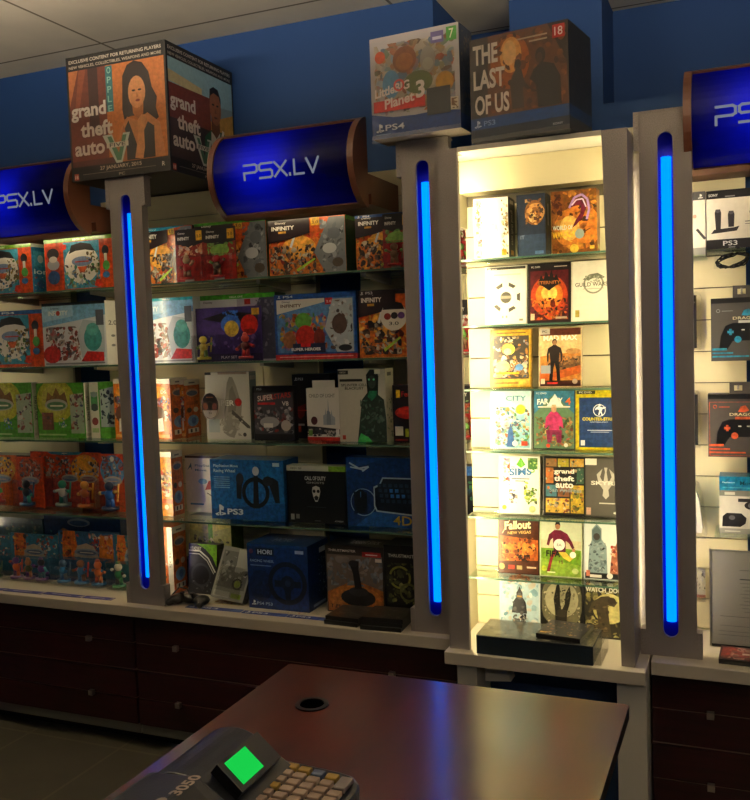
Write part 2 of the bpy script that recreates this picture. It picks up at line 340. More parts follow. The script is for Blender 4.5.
# ------------------------------------------------------------------ lit sign boxes
def sign(x0, x1, label, tshift=0.0, hd=.295):
    yb = 2.80; zc = 2.142; hh = .150; t = empty('sign_box', ((x0+x1)/2,yb,zc), label, 'sign', 'blue lit shop signs'); W = (x1-x0)/2; D = .112
    rad = (hh*hh + D*D)/(2*D); a = math.asin(hh/rad)
    prof = lambda k, off=0.0: ((-(rad+off)*math.cos(k*a) + (rad-D)), (rad+off)*math.sin(k*a))     # (y, z) for k in -1..1
    N = 18; ks = [-1+2*i/N for i in range(N+1)]
    for s in (-1, 1):                                             # curved end caps
        b = MB(); poly = [prof(k) for k in ks]
        xa, xb = (s*W, s*(W-.022)); fn = lambda p, x: (x, p[0], p[1])
        b.prism(poly if s < 0 else poly[::-1], xa, xb, fn); b.build('end_cap', 'brown', t)
    for z in (-1, 1):                                             # top and bottom rails
        b = MB(); kk = [z*(1-.15*i/4) for i in range(5)]; P = [prof(k) for k in kk] + [(prof(k,-.012)) for k in kk[::-1]]
        b.prism(P if z < 0 else P[::-1], -(W-.0221), W-.0221, lambda p, x: (x,p[0],p[1])); b.build('rail', 'brown', t)
    b = MB(); kk = [-.88+1.76*i/16 for i in range(17)]; e = W-.0225
    for k0, k1 in zip(kk, kk[1:]):
        p, q = prof(k0,-.006), prof(k1,-.006); b.face([(-e,)+p,(e,)+p,(e,)+q,(-e,)+q])
    b.build('blue_panel', 'acrylic', t)
    b = MB(); b.box(-W,0,-hh, W,.012,hh); b.box(-W+.004,.036,-.135, W,hd,-.035); b.box(-W+.004,.0125,-.100, W,.0355,-.035); b.build('housing', 'brown', t)
    b = MB(); b.tube((-W*.8,.030,-.1395),(W*.8,.030,-.1395),.0036,n=6); b.build('down_light', 'downlamp', t)
    b = MB(); b.tube((-W*.60,-.045,.01),(W*.05,-.045,.01),.012,n=8); b.build('lamp', 'signlamp', t)
    L = {'P': [[(0,1),(.85,1),(1,.9),(1,.55),(.85,.45),(.0,.45),(0,0)]], 'S': [[(1,1),(.15,1),(0,.9),(0,.62),(.12,.52),(.88,.52),(1,.42),(1,.1),(.85,0),(0,0)]],
         'X': [[(0,1),(1,0)],[(0,0),(1,1)]], '.': [[(.3,0),(.3,.09)]], 'L': [[(0,1),(0,0),(.95,0)]], 'V': [[(0,1),(.5,0),(1,1)]]}
    b = MB(); cur = -.128 + tshift; hgt = .035; w = .0075
    def P3(x, y):
        k = (-.026 + y*hgt)/hh; p = prof(k, .0015); return Vector((x, p[0], p[1]))
    for ch, cw in (('P',.050),('S',.048),('X',.044),('.',.010),('L',.036),('V',.044)):
        for line in L[ch]:
            for (ax, ay), (bx, by) in zip(line, line[1:]):
                A, B = P3(cur+ax*cw, ay), P3(cur+bx*cw, by); d = (B-A).normalized(); A -= d*w*.45; B += d*w*.45
                nrm = Vector((0,-1,.05)).normalized(); s = d.cross(nrm).normalized()*w/2; h = nrm*.001
                v = [A+s,A-s,B-s,B+s]; b.mesh(v + [p+h for p in v], [(0,1,2,3),(7,6,5,4),(0,4,5,1),(1,5,6,2),(2,6,7,3),(3,7,4,0)])
        cur += cw + .010
    b.build('lettering', 'letter', t)
    return t
sign(-2.916, -2.341, 'blue lit shop sign above the orange toy bay, partly outside the frame', .06)
sign(-1.728, -1.172, 'blue lit shop sign fully in view between the two advert cartons')
sign(-.158, .46, 'blue lit shop sign above the controller bay', -.094, .215)
# ------------------------------------------------------------------ central display cabinet
cc = empty('display_cabinet', (-.58,2.74,0), 'tall brightly lit pale cabinet full of game cases between two pillars', 'cabinet')
def cpart(name, mat, fn, **k):
    b = MB(); fn(b); o = b.build(name, mat, cc, **k); o.matrix_parent_inverse = Matrix.Translation((.58,-2.74,0)); return o
cpart('base_shelf', 'top', lambda b: b.box(-.868,2.565,ZT-.04, -.268,2.93,ZT), bevel=.003)
cpart('side_panel', 'silver', lambda b: (b.prism([(-.860,ZT),(-.796,ZT),(-.794,2.11),(-.852,2.11)], 2.60,2.617, FXZ), b.box(-.862,2.617,ZT, -.850,2.7185,2.10)))  # box behind the flange added to stop tube light reaching the pillar
cpart('side_panel', 'silver', lambda b: (b.prism([(-.338,ZT),(-.300,ZT),(-.300,2.11),(-.370,2.11)], 2.60,2.618, FXZ), b.prism([(-.312,ZT),(-.300,ZT),(-.300,2.11),(-.312,2.11)], 2.618,2.93, FXZ)))
def cback(b):
    b.box(-.852,2.882,ZT, -.3125,2.93,2.02, (1,1,1,1), 1); z = ZT
    while z < 1.95: b.box(-.852,2.87,z, -.3125,2.882,z+.0955); z += .10
cpart('back_slatwall', ['slat','groove'], cback)
cpart('valance', 'slat', lambda b: b.box(-.845,2.79,2.005, -.3125,2.8695,2.105))
cpart('top_board', 'white', lambda b: (b.box(-.845,2.70,2.106, -.302,2.93,2.12), b.box(-.793,2.603,2.098, -.371,2.70,2.112)))
for z0, z1 in ((ZT,.955),(1.90,2.10)): cpart('inner_board', 'slat', lambda b: b.box(-.853,2.72,z0, -.845,2.869,z1))
cpart('leg', 'white', lambda b: b.box(-.838,2.60,0, -.775,2.93,ZT-.0401)); cpart('leg', 'white', lambda b: b.box(-.352,2.60,0, -.270,2.93,ZT-.0401))
cpart('back_board', 'bluefab', lambda b: b.box(-.7745,2.75,0, -.3525,2.77,ZT-.0401))
mt = M['warmtube'].copy(); mt.node_tree.nodes['Emission'].inputs[1].default_value = 84
cpart('light_tube', mt, lambda b: b.tube((-.826,2.668,.66),(-.826,2.668,2.06),.010, n=8))
mt2 = M['warmtube'].copy(); mt2.node_tree.nodes['Emission'].inputs[1].default_value = 34
cpart('light_tube', mt2, lambda b: b.tube((-.329,2.652,.66),(-.329,2.652,2.06),.008, n=8))
tag(one('pale_box', 'white', lambda b: b.prism([(-.757,.470),(-.675,.478),(-.680,.492),(-.69,.5345),(-.757,.5345)], 2.63,2.68, FXZ)), 'small pale box fixed under the bright cabinet shelf', 'junction box')  # unidentified pale shape modelled as a small box
# ------------------------------------------------------------------ glass shelves
def glass_shelf(x0, x1, y0, y1, z, label, group, brackets=(), t=.007):
    b = MB(); b.box(x0,y0,z-t, x1,y1,z)
    b.m = [0,0,1,0,0,0]
    o = b.build('glass_shelf', ['glass','edge']); tag(o, label, 'shelf', group)
    for bx in brackets:
        c = MB(); c.prism([(y0+.06,z-t-.012),(y1,z-t-.03),(y1,z-t),(y0+.06,z-t)], bx-.008, bx+.008, lambda p, x: (x,p[0],p[1])); c.build('bracket', 'chrome', o)
RZ = [1.785, 1.485, 1.187, .885]
for i, n in enumerate(('topmost','second from the top','third from the top','lowest')):
    glass_shelf(-3.24, -2.125, 2.80, 3.099, RZ[i], f'{n} glass shelf of the orange toy bay', 'glass shelves of the toy bay', (-2.9,-2.40))
    glass_shelf(-2.085, -.885, 2.80, 3.099, RZ[i], f'{n} glass shelf between the two lit pillars under the full sign', 'glass shelves of the game bay', (-1.64,-1.22))
CZS = [1.788, 1.580, 1.376, 1.177, .963, .764]
for i, n in enumerate(('topmost','second','third','fourth','fifth','lowest')):
    glass_shelf(-.84, -.3135, 2.755 if i else 2.735, 2.869, CZS[i], f'{n} glass shelf in the bright central cabinet' + ('' if i in (0,5) else ', counted from the top'), 'small glass shelves of the central cabinet', (), .006)
# ------------------------------------------------------------------ desk
dk = empty('desk', (-.65,1.0,0), 'mahogany desk with a black-ringed cable hole', 'desk')
P = lambda n, m, fn, **k: one(n, m, fn, dk, **k)
def dtop(b):
    x0,x1,y0,y1 = -.400,.417,-1.3,.906; r = .006
    pts = [(x0,y0),(x1,y0),(x1,y1-r),(x1-r,y1),(x0+r,y1),(x0,y1-r)]
    b.prism(pts, .75,.722, FXY); b.m = [0]+[1]*(len(b.f)-1)
P('desk_top', ['desk','deskedge'], dtop)
P('side_board', 'wood', lambda b: b.box(-.37,-1.25,0, -.35,.80,.7215)); P('side_board', 'wood', lambda b: b.box(.33,-1.25,0, .35,.80,.7215))
P('back_board', 'bluefab', lambda b: b.box(-.3495,.74,.12, .3295,.76,.7215))
hx0, hy0 = at(312,705,1.695).x + .65, .695
P('cable_grommet', 'black', lambda b: [b.prism([(hx0+r0*math.cos(a), hy0+r0*math.sin(a)),(hx0+r0*math.cos(a2), hy0+r0*math.sin(a2)),(hx0+r1*math.cos(a2), hy0+r1*math.sin(a2)),(hx0+r1*math.cos(a), hy0+r1*math.sin(a))][::-1], .7535,.7502, FXY) for r0, r1 in ((.027,.037),) for a, a2 in [(2*PI*i/24, 2*PI*(i+1)/24) for i in range(24)]])
P('hole_shade_disc', 'hole', lambda b: b.prism([(hx0+.0268*math.cos(2*PI*i/24), hy0+.0268*math.sin(2*PI*i/24)) for i in range(24)], .7512,.7501, FXY))  # flat black disc on the desk top paints in the dark of the hole
# ------------------------------------------------------------------ cash register (its user stands at +X; its right is +Y)
cr = empty('cash_register', (-.75,1.15,.75), 'charcoal cash register with a green lit screen on the desk', 'cash register')
def RP(name, mat, fn, **k):
    b = MB(); fn(b); o = b.build(name, mat, cr, **k); o.matrix_parent_inverse = Matrix.Translation((.75,-1.15,-.75)); return o
def rp_base(b):                                                   # low body, rounded far corner
    pts = [(-.915,.80),(-.915,1.355),(-.90,1.372),(-.655,1.352),(-.625,1.345),(-.605,1.325),(-.598,1.295),(-.59,.80)]
    b.prism(pts[::-1], .752,.800, FXY)
RP('body', 'greyplast', lambda b: rp_base(b), bevel=.008)
def arcprof(n=14): return [(-.922,.79)] + [(-.922+.002+.0*i, .80) for i in range(1)] + [(-.845-.075*math.cos(PI*i/n*.66), .80+.062*math.sin(PI*i/n*.66)) for i in range(n+1)] + [(-.722,.802),(-.722,.79)]
RP('hump', 'greyplast', lambda b: b.prism(arcprof(), 1.145,1.328, lambda p, y: (p[0],y,p[1])), bevel=.005)
RP('printer_cover', 'greyplast', lambda b: b.prism([(-.925,.79),(-.925,.815),(-.89,.862),(-.80,.868),(-.74,.832),(-.73,.79)], .86,1.141, lambda p, y: (p[0],y,p[1])), bevel=.006)
# screen plane: top edge (x -.782, z .871), bottom edge (x -.742, z .832)
sx0, sz0, sx1, sz1 = -.786,.866, -.748,.834
su = Vector((0,1,0)); sv = (Vector((sx0,0,sz0))-Vector((sx1,0,sz1))); sh = sv.length; sv.normalize(); sn = su.cross(sv)
def spl(b, y0, y1, a0, a1, off, col=(1,1,1,1), th=.004):
    o = Vector((sx1,0,sz1)) + sn*off
    q = [o+su*y0+sv*a0, o+su*y1+sv*a0, o+su*y1+sv*a1, o+su*y0+sv*a1]; w = [p-sn*th for p in q]
    b.mesh(q+w, [(0,1,2,3),(7,6,5,4),(0,4,5,1),(1,5,6,2),(2,6,7,3),(3,7,4,0)], col)
RP('screen_window', 'black', lambda b: spl(b, 1.172,1.300, -.006,sh+.004, .006, th=.02))
RP('screen', 'screen', lambda b: spl(b, 1.186,1.250, .002,sh-.002, .0072, th=.001))
def kp(b):
    pass
KC = {'t':'#a08a78','y':'#a8893f','b':'#59647c','g':'#7d7470'}
rows = ['y','t','t','y','t','t','t','t','t']
for ci in range(5):
    for ri in range(10):
        if ci == 4 and ri == 1: continue
        x, y = -.733+.0275*ci, 1.325-.004*ci-.0228*ri
        c = 't'
        if (ci,ri) in ((0,0),(1,0),(3,0),(0,3),(1,8)): c = 'y'
        if (ci,ri) == (2,0): c = 'b'
        y0 = y-.0085
        if ci == 4 and ri == 0: c = 'g'; y0 = y-.031
        b = MB(); b.box(x-.011,y0,.8005, x+.011,y+.0085,.810, KC[c])
        RP('key', 'toy', lambda bb: (bb.v.extend(b.v), bb.f.extend(b.f), bb.c.extend(b.c), bb.m.extend(b.m)), bevel=.002)
def lettering(b):
    A = Vector((-.80,0,.868)); B = Vector((-.89,0,.862)); v = (B-A).normalized(); o = Vector((-.790,0,.868))
    draw(b, o+su*.98, su, v, .16, .03, [('T','3050',.60,.0,.40,.72,'#b5a390'), ('T','CP',.14,-.15,.40,1.15,'#b5a390')], .0012)
RP('lettering', 'print_matte', lettering)
RP('printer_window', 'black', lambda b: spl(b, .93,1.10, -.005,.052, .0115, th=.002))
# ================================================================== the goods
def carton(name, label, cat, group, Y, xl, xr, yt, zb, dep, front, side=None, top=None, col='#222222', mat='print_gloss', yb=None):
    if Y < 2.95 and zb in RZ: Y += .03
    y_mid = (yt*2 + (yb if yb else yt+60))/3 if not yb else (yt+yb)/2
    X0, X1 = at(xl, y_mid, Y).x, at(xr, y_mid, Y).x; W = X1-X0; H = at((xl+xr)/2, yt, Y).z - zb
    b = MB(); b.box(-W/2,0,0, W/2,dep,H, col)
    o = b.build(name, mat, None, loc=((X0+X1)/2, Y, zb)); tag(o, label, cat, group)
    if front:
        b = MB(); draw(b, (-W/2,0,0), (1,0,0), (0,0,1), W, H, front); b.build('cover', mat, o)
    if side:
        b = MB(); draw(b, (W/2,0,0), (0,1,0), (0,0,1), dep, H, side); b.build('side_print', mat, o)
    if top:
        b = MB(); draw(b, (-W/2,0,H), (1,0,0), (0,1,0), W, dep, top); b.build('top_print', mat, o)
    return o
def toy(mb, x, y, z, h, cols, R):
    c = lambda: hx(R.choice(cols))
    mb.tube((x,y,z),(x,y,z+h*.1),h*.26, hx(cols[0]), n=12)
    for s in (-1,1): mb.tube((x+s*h*.09,y,z+h*.1),(x+s*h*.07,y,z+h*.38),h*.07, c(), n=7)
    mb.ball((x,y,z+h*.5), h*.17,h*.13,h*.19, c(), n=9); mb.ball((x,y-h*.02,z+h*.8), h*.15,h*.13,h*.16, c(), n=9)
    for s in (-1,1):
        e = (x+s*h*R.uniform(.2,.33), y-h*.05, z+h*R.uniform(.35,.75)); mb.tube((x+s*h*.13,y,z+h*.58), e, h*.055, c(), n=7); mb.ball(e, h*.07,h*.07,h*.07, c(), n=7)
    if R.random() < .6: mb.tube((x+h*.3,y-h*.06,z+h*.3),(x+h*.36,y-h*.06,z+h*.9),h*.03, c(), n=6)
    else: mb.ball((x-h*.02,y,z+h*.95), h*.1,h*.08,h*.1, c(), n=8)
def blister(name, label, cat, group, Y, xl, xr, yt, zb, card, col, bub, figs, dep=.05, yb=None):
    """printed card with a clear bubble; bub = u0,v0,u1,v1 of the card; figs = list of (u, height share, colours, seed)"""
    if zb in RZ: Y += .025
    y_mid = (yt+(yb or yt+55))/2; Yc = Y+dep
    X0, X1 = at(xl, y_mid, Yc).x, at(xr, y_mid, Yc).x; W = X1-X0; H = at((xl+xr)/2, yt, Yc).z - zb
    b = MB(); b.box(-W/2,0,0, W/2,.003,H, col); o = b.build(name, 'print_gloss', None, loc=((X0+X1)/2, Yc, zb)); tag(o, label, cat, group)
    if card: b = MB(); draw(b, (-W/2,0,0), (1,0,0), (0,0,1), W, H, card); b.build('card_print', 'print_gloss', o)
    x0, z0, x1, z1 = -W/2+bub[0]*W, bub[1]*H, -W/2+bub[2]*W, bub[3]*H
    b = MB(); c = .008
    P = [(x0,-.001),(x0,-dep+c),(x0+c,-dep),(x1-c,-dep),(x1,-dep+c),(x1,-.001)]
    for (ax,ay),(bx,by) in zip(P, P[1:]): b.face([(ax,ay,z0+.001),(bx,by,z0+.001),(bx,by,z1-.001),(ax,ay,z1-.001)])
    b.face([(x,y,z1-.001) for x,y in P]); b.face([(x,y,z0+.001) for x,y in P[::-1]])
    b.build('bubble', 'blister', o)
    for u, hs, cols, seed in figs:
        b = MB(); hh = min(hs*(z1-z0), dep*2.4); toy(b, 0, 0, 0, hh, cols, random.Random(seed)); g = b.build('figure', 'toy', o, loc=(x0+u*(x1-x0), -dep*.5, z0+.003), smooth=True); g.scale = (1.3, 1.1, 1.08)
    return o
# ------------------------------------------------------------------ advert cartons on top
def advert():
    zb = 2.1752; o = boxp('advert_cube', 'print_matte', None, -.222,0,0, .222,.445,.456, '#15120f', loc=(-2.110,2.706,zb))
    tag(o, 'large cube-shaped advert carton with a release date, on top of a lit pillar', 'carton')
    TT = lambda: [('T','grand',.03,.475,.36,.145,'#e8ded0'),('T','theft',.12,.345,.33,.12,'#e8ded0'),('T','auto',.05,.20,.31,.105,'#e8ded0'),
        ('p',[(.34,.34),(.44,.34),(.50,.16),(.55,.34),(.62,.34),(.53,.11),(.47,.11)],'#cfd5c8'),('p',[(.39,.325),(.43,.325),(.50,.19),(.545,.325),(.585,.325),(.52,.13),(.48,.13)],'#4d7a5c'),('r',.38,.235,.60,.275,'#e0d8c8'),('t','FIVE',.41,.24,.16,.03,'#333333')]
    base = [('r',0,0,1,1,'#0f0d0c'),('t','EXCLUSIVE CONTENT FOR RETURNING PLAYERS',.03,.945,.93,.027,'#cfc4b4'),('t','NEW VEHICLES, COLLECTIBLES, WEAPONS AND MORE',.03,.898,.93,.027,'#b9ae9e')]
    foot = [('t','27 JANUARY, 2015',.30,.062,.42,.038,'#e2cdb4'),('r',.12,.048,.86,.052,'#8c8174'),('t','PC',.49,.012,.06,.022,'#b9ae9e'),('r',.03,.012,.075,.062,'#c4573f'),('t','18',.035,.02,.034,.03,'#f0e0d0'),('r',.90,.03,.97,.09,'#080808'),('t','R',.92,.042,.03,.035,'#e8ded0')]
    f = base + [('r',.02,.115,.98,.885,'#c8763a'),('r',.02,.115,.40,.885,'#6b3325'),('p',[(.02,.6),(.12,.885),(.02,.885)],'#b0693c'),('p',[(.06,.5),(.10,.5),(.20,.885),(.13,.885)],'#8a4a30'),('r',.22,.40,.32,.885,'#3b2320'),('r',.40,.52,.47,.88,'#2e6f74'),
        ] + [('t',c,.415,.82-.075*i,.04,.05,'#8fc4b4') for i,c in enumerate('OPPLE')] + [
        ('p',[(.555,.52),(.57,.78),(.62,.86),(.69,.885),(.77,.86),(.83,.78),(.855,.66),(.90,.58),(.885,.50),(.91,.42),(.84,.38),(.79,.46),(.63,.46),(.57,.44)],'#22130f'),
        ('p',[(.50,.12),(.52,.36),(.60,.46),(.70,.42),(.80,.47),(.92,.38),(.96,.12)],'#cf8a58'),('p',[(.56,.12),(.55,.34),(.61,.43),(.69,.22),(.80,.40),(.86,.36),(.86,.12)],'#15100f'),('p',[(.52,.12),(.52,.30),(.56,.40),(.58,.33),(.58,.12)],'#b97146'),
        ('p',[(.65,.62),(.66,.48),(.72,.40),(.76,.47),(.77,.60)],'#b8703f'),('e',.705,.64,.085,.125,'#d8935d'),('p',[(.61,.68),(.65,.80),(.72,.80),(.79,.74),(.80,.60),(.83,.66),(.81,.80),(.72,.86),(.62,.82),(.59,.66)],'#22130f'),
        ('e',.675,.655,.018,.008,'#2a1510'),('e',.735,.655,.018,.008,'#2a1510'),('e',.712,.575,.022,.010,'#8c3a2c'),('p',[(.705,.64),(.72,.60),(.70,.598)],'#b8703f'),
        ('p',[(.66,.13),(.70,.30),(.70,.42),(.74,.46),(.79,.45),(.76,.36),(.76,.20),(.74,.12)],'#dc9a66'),('r',.02,.115,.50,.16,'#4a241c')] + TT() + foot
    g = base + [('r',.02,.115,.98,.885,'#7d949a'),('p',[(.02,.60),(.98,.66),(.98,.885),(.02,.885)],'#8fb3bd'),('p',[(.02,.70),(.50,.68),(.50,.74),(.02,.79)],'#c9b98c'),('r',.02,.42,.62,.69,'#7a3a2c'),('r',.02,.115,.98,.42,'#3a2a28'),('p',[(.62,.50),(.98,.62),(.98,.42),(.62,.36)],'#c79a4a'),
        ('p',[(.50,.12),(.52,.36),(.62,.43),(.80,.44),(.94,.38),(.98,.30),(.98,.12)],'#1f5a3a'),('p',[(.60,.12),(.62,.42),(.70,.38),(.76,.43),(.74,.12)],'#d8d2c4'),('p',[(.74,.30),(.80,.46),(.83,.45),(.78,.27)],'#e4e0d4'),
        ('p',[(.63,.56),(.63,.42),(.70,.37),(.76,.43),(.76,.56)],'#6b4128'),('e',.70,.635,.090,.155,'#9a6240'),('p',[(.61,.67),(.62,.77),(.68,.80),(.75,.79),(.79,.72),(.79,.66),(.76,.735),(.68,.75),(.63,.72)],'#1a100c'),
        ('e',.665,.65,.020,.008,'#1a0d08'),('e',.735,.65,.020,.008,'#1a0d08'),('p',[(.695,.64),(.715,.58),(.685,.578)],'#7c4a2e'),('e',.70,.545,.028,.008,'#5b2f22')] + TT() + foot
    b = MB(); draw(b, (-.222,0,0), (1,0,0), (0,0,1), .444,.456, f); b.build('front_print', 'print_matte', o)
    b = MB(); draw(b, (.222,0,0), (0,1,0), (0,0,1), .445,.456, g); b.build('side_print', 'print_matte', o)
advert()
def top_carton(name, label, A, B, dep, H, zb, front, side, col):
    A, B = Vector(A), Vector(B); W = (B-A).length; ang = math.atan2(B.y-A.y, B.x-A.x)
    b = MB(); b.box(0,0,0, W,dep,H, col); o = b.build(name, 'print_matte', None, loc=(A.x,A.y,zb), bevel=.002); o.rotation_euler.z = ang; tag(o, label, 'carton', 'big cartons on top of the display')
    b = MB(); draw(b, (0,0,0), (1,0,0), (0,0,1), W, H, front); b.build('front_print', 'print_matte', o)
    b = MB(); draw(b, (W,0,0), (0,1,0), (0,0,1), dep, H, side); b.build('side_print', 'print_matte', o)
    b = MB(); R = random.Random(4)                                 # torn shrink wrap sagging from the lower edge
    n = 12; P = [(W*i/n, R.uniform(-.016,-.003)) for i in range(n+1)]
    for (x0,z0),(x1,z1) in zip(P, P[1:]): b.face([(x0,-.003,z0),(x1,-.003,z1),(x1,-.002,.012),(x0,-.002,.012)])
    b.build('wrap_edge', 'blister', o); return o
top_carton('console_carton', 'pale console carton with a round-shape collage, standing on the middle pillar', (-1.089,2.663), (-.79,2.641), .11, .312, 2.178,
  [('r',0,0,1,1,'#b9b3b4'),('p',[(0,0),(1,0),(1,.17),(.8,.20),(.5,.19),(.25,.20),(0,.25)],'#16356e'),('e',.5,.62,.42,.30,'#a89c8a'),('n',.05,.22,.95,.92,60,.14,['#8a7a5c','#5c6f84','#b08a4a','#a85a3c','#74806a','#cfc6b8','#5a4434','#8ea4b8'],11),
   ('e',.40,.74,.135,.13,'#7a4a2e'),('e',.40,.72,.10,.085,'#96613c'),('e',.66,.70,.085,.13,'#8f8a80'),('e',.66,.66,.06,.06,'#a49e92'),('e',.24,.52,.10,.14,'#5f8fb5'),('e',.55,.50,.16,.11,'#57603a'),('e',.84,.46,.10,.10,'#b98a3c'),('e',.12,.80,.06,.06,'#c0512c'),
   ('r',.03,.26,.62,.37,'#c23a34'),('T','LittleBIG',.05,.40,.40,.09,'#efe2dc',8),('T','Planet',.16,.28,.34,.10,'#efe2dc',8),('T','3',.52,.34,.10,.17,'#efe2dc',8),('k',.33,.50,.06,.02,'#d8574a'),
   ('r',.64,.16,.90,.42,'#23262a'),('r',.90,.18,.985,.30,'#d8cdb8'),('n',.91,.19,.98,.29,4,.05,['#6a4a2c'],3),('s',.05,.06,.085,'#e4e6ea'),('t','PS4',.16,.07,.22,.06,'#e4e6ea'),('r',.05,.035,.22,.042,'#7f93b5'),('r',.70,.84,.84,.95,'#6a5f92'),('t','7',.90,.86,.05,.09,'#f0f0d0'),('r',.87,.84,.98,.97,'#4d9a3c'),('t','7',.90,.86,.05,.09,'#f0f0d0'),('r',.72,.87,.82,.90,'#d8d4e4')],
  [('r',0,0,1,1,'#3a4350'),('r',0,0,1,.15,'#16356e'),('n',.05,.2,.95,.95,20,.08,['#4d5866','#6b5f4e','#2e3844','#7a6a58'],5)], '#8c8378')
top_carton('console_carton', 'dark console carton with large white title letters and two silhouettes', (-.752,2.620), (-.452,2.574), .20, .300, 2.1215,
  [('r',0,0,1,1,'#1c1412'),('r',0,.12,1,.23,'#14396e'),('r',0,0,1,.12,'#0a1626'),('p',[(.18,.23),(.2,1),(.80,1),(.98,.62),(1,.23)],'#553424'),('e',.42,.72,.20,.26,'#9a5424'),('e',.43,.78,.11,.17,'#e8a860'),('n',.22,.24,.98,.98,40,.10,['#4a2a1c','#66391f','#34201a','#7d4a2a','#2a1a14'],7),('e',.42,.80,.07,.12,'#f0c080'),
   ('p',[(.44,.26),(.42,.50),(.46,.60),(.50,.66),(.54,.62),(.57,.50),(.62,.44),(.60,.42),(.55,.46),(.56,.26)],'#2a201c'),('e',.505,.68,.032,.045,'#221812'),('p',[(.70,.24),(.68,.46),(.62,.52),(.66,.60),(.74,.66),(.86,.62),(.92,.50),(.93,.24)],'#120e0d'),('e',.73,.72,.05,.075,'#140f0d'),('e',.72,.70,.03,.05,'#3a241a'),
   ('T','THE',.04,.74,.26,.19,'#e6dccf'),('T','LAST',.04,.50,.33,.19,'#e6dccf'),('T','OF US',.05,.255,.36,.19,'#e6dccf'),('r',.50,.90,.80,.915,'#b9a890'),('r',.62,.86,.80,.875,'#b9a890'),('r',.85,.85,.97,.97,'#b8322c'),('t','18',.87,.87,.08,.08,'#f2e6e0'),('s',.04,.135,.07,'#cfd6e2'),('t','PS3',.14,.145,.12,.05,'#7f95bd'),('t','SONY',.84,.05,.10,.02,'#c9c9c9')],
  [('r',0,0,1,1,'#191c22'),('r',0,.12,1,.23,'#12305c'),('n',.1,.3,.9,.9,12,.08,['#23262c','#2c2a2a','#15171c'],8)], '#17181c')
# ------------------------------------------------------------------ bay A: toy bay
OR, CY, WH, DK, GRN = '#d4511f', '#3f97b8', '#e6e2d8', '#1d1a1c', '#6fae2a'
TOYC = ['#c8452c','#e2a13a','#3a6ea8','#4f9a48','#7a4b9a','#2c2a30','#d8d2c4','#8a5a34']
def starter(band, bandtxt, seed): return [('r',0,0,1,1,OR),('r',0,.93,1,1,band),('t',bandtxt,.42,.945,.18,.035,'#f4f4ec'),('r',.28,.05,.80,.92,CY),('e',.54,.50,.25,.36,'#e9e4da'),('p',[(.36,.70),(.40,.86),(.54,.90),(.68,.86),(.74,.72),(.60,.76),(.46,.75)],'#2c2a2c'),
    ('n',.28,.06,.80,.50,26,.10,['#4f8f52','#d8d2c4','#6b4a34','#2c6ea0','#c9b48a','#3a3330'],seed),('e',.55,.55,.15,.09,'#7d93b8'),('r',0.450,0.532,0.650,0.555,'#c23a2c'),('p',[(.48,.45),(.62,.45),(.58,.34),(.52,.34)],'#e06a3c'),
    ('n',.60,.30,.80,.72,14,.08,['#7a6a34','#4a7a3a','#3a3330','#b98a3a'],seed+1),('r',.02,.12,.25,.86,'#b8452a'),('e',.13,.72,.09,.11,'#2a2a30'),('e',.13,.52,.09,.10,'#8d9098'),('e',.13,.28,.09,.13,'#2c4a78'),('e',.13,.62,.06,.06,'#b9b4ac'),
    ('p',[(.24,.76),(.33,.80),(.33,.88),(.24,.90)],'#d8402c'),('e',.89,.72,.05,.09,'#22242c'),('r',.87,.35,.91,.66,'#d8d2c4'),('e',.895,.44,.05,.09,'#4f9a48'),('e',.89,.27,.05,.06,'#3a6ea8'),('p',[(.72,.08),(.78,.05),(.84,.09),(.80,.20),(.74,.19)],'#d8402c')]
sideA = [('r',0,0,1,1,'#2f7fae'),('r',0,.93,1,1,'#e6e2d8'),('r',.1,.55,.9,.85,'#4fa3c8'),('t','ion',.1,.40,.8,.10,'#f0f0f0'),('c',.5,.20,.09,'#3a5a8a'),('c',.5,.7,.08,'#c9d4d8'),('n',.1,.05,.9,.35,8,.05,TOYC,3)]
G = 'toy starter boxes'
carton('starter_box','orange and cyan toy starter box cut off by the frame edge, topmost shelf','toy box',G,2.86,-32,32,246,RZ[0],.10,starter(GRN,'XBOX',3),sideA,None,OR,yb=290)
carton('starter_box','orange and cyan toy starter box with green top band, beside the first lit pillar','toy box',G,2.86,45,114,237,RZ[0],.10,starter(GRN,'XBOX 360',4),sideA,[('r',0,0,1,1,GRN)],GRN,yb=287)
carton('starter_box','orange and cyan toy starter box with blue top band, second shelf','toy box',G,2.86,-25,44,311,RZ[1],.10,starter('#2a5a9a','PS4',5),None,None,OR,yb=366)
def infinity_white(band): return [('r',0,0,1,1,'#dfe3e6'),('r',0,.955,1,1,band),('p',[(0,.62),(1,.78),(1,.955),(0,.955)],'#7fb4dc'),('p',[(0,.70),(.5,.78),(.5,.955),(0,.955)],'#a9cfe8'),('t','Disney',.14,.89,.14,.04,'#2a3a5a'),('T','INFINITY',.10,.80,.32,.075,'#f4f4f0'),('c',.26,.835,.04,'#d8452c'),
    ('n',.05,.08,.60,.62,46,.11,['#b8302a','#2c2a2c','#7a5a44','#d8d2c4','#4a5a6a','#8a8f96','#9a3a2c','#3a3330'],21),('e',.14,.18,.14,.14,'#b8302a'),('p',[(.62,.12),(.56,.50),(.66,.72),(.98,.66),(.98,.12)],'#b9c4c8'),('e',.80,.42,.14,.20,'#3f8a86'),('e',.80,.56,.10,.10,'#58a39c'),('r',.86,.62,.98,.86,'#4a4f58'),('p',[(.60,.06),(.70,.22),(.96,.20),(.96,.06)],'#c8302a'),('r',.03,.02,.97,.045,'#8a8f96')]
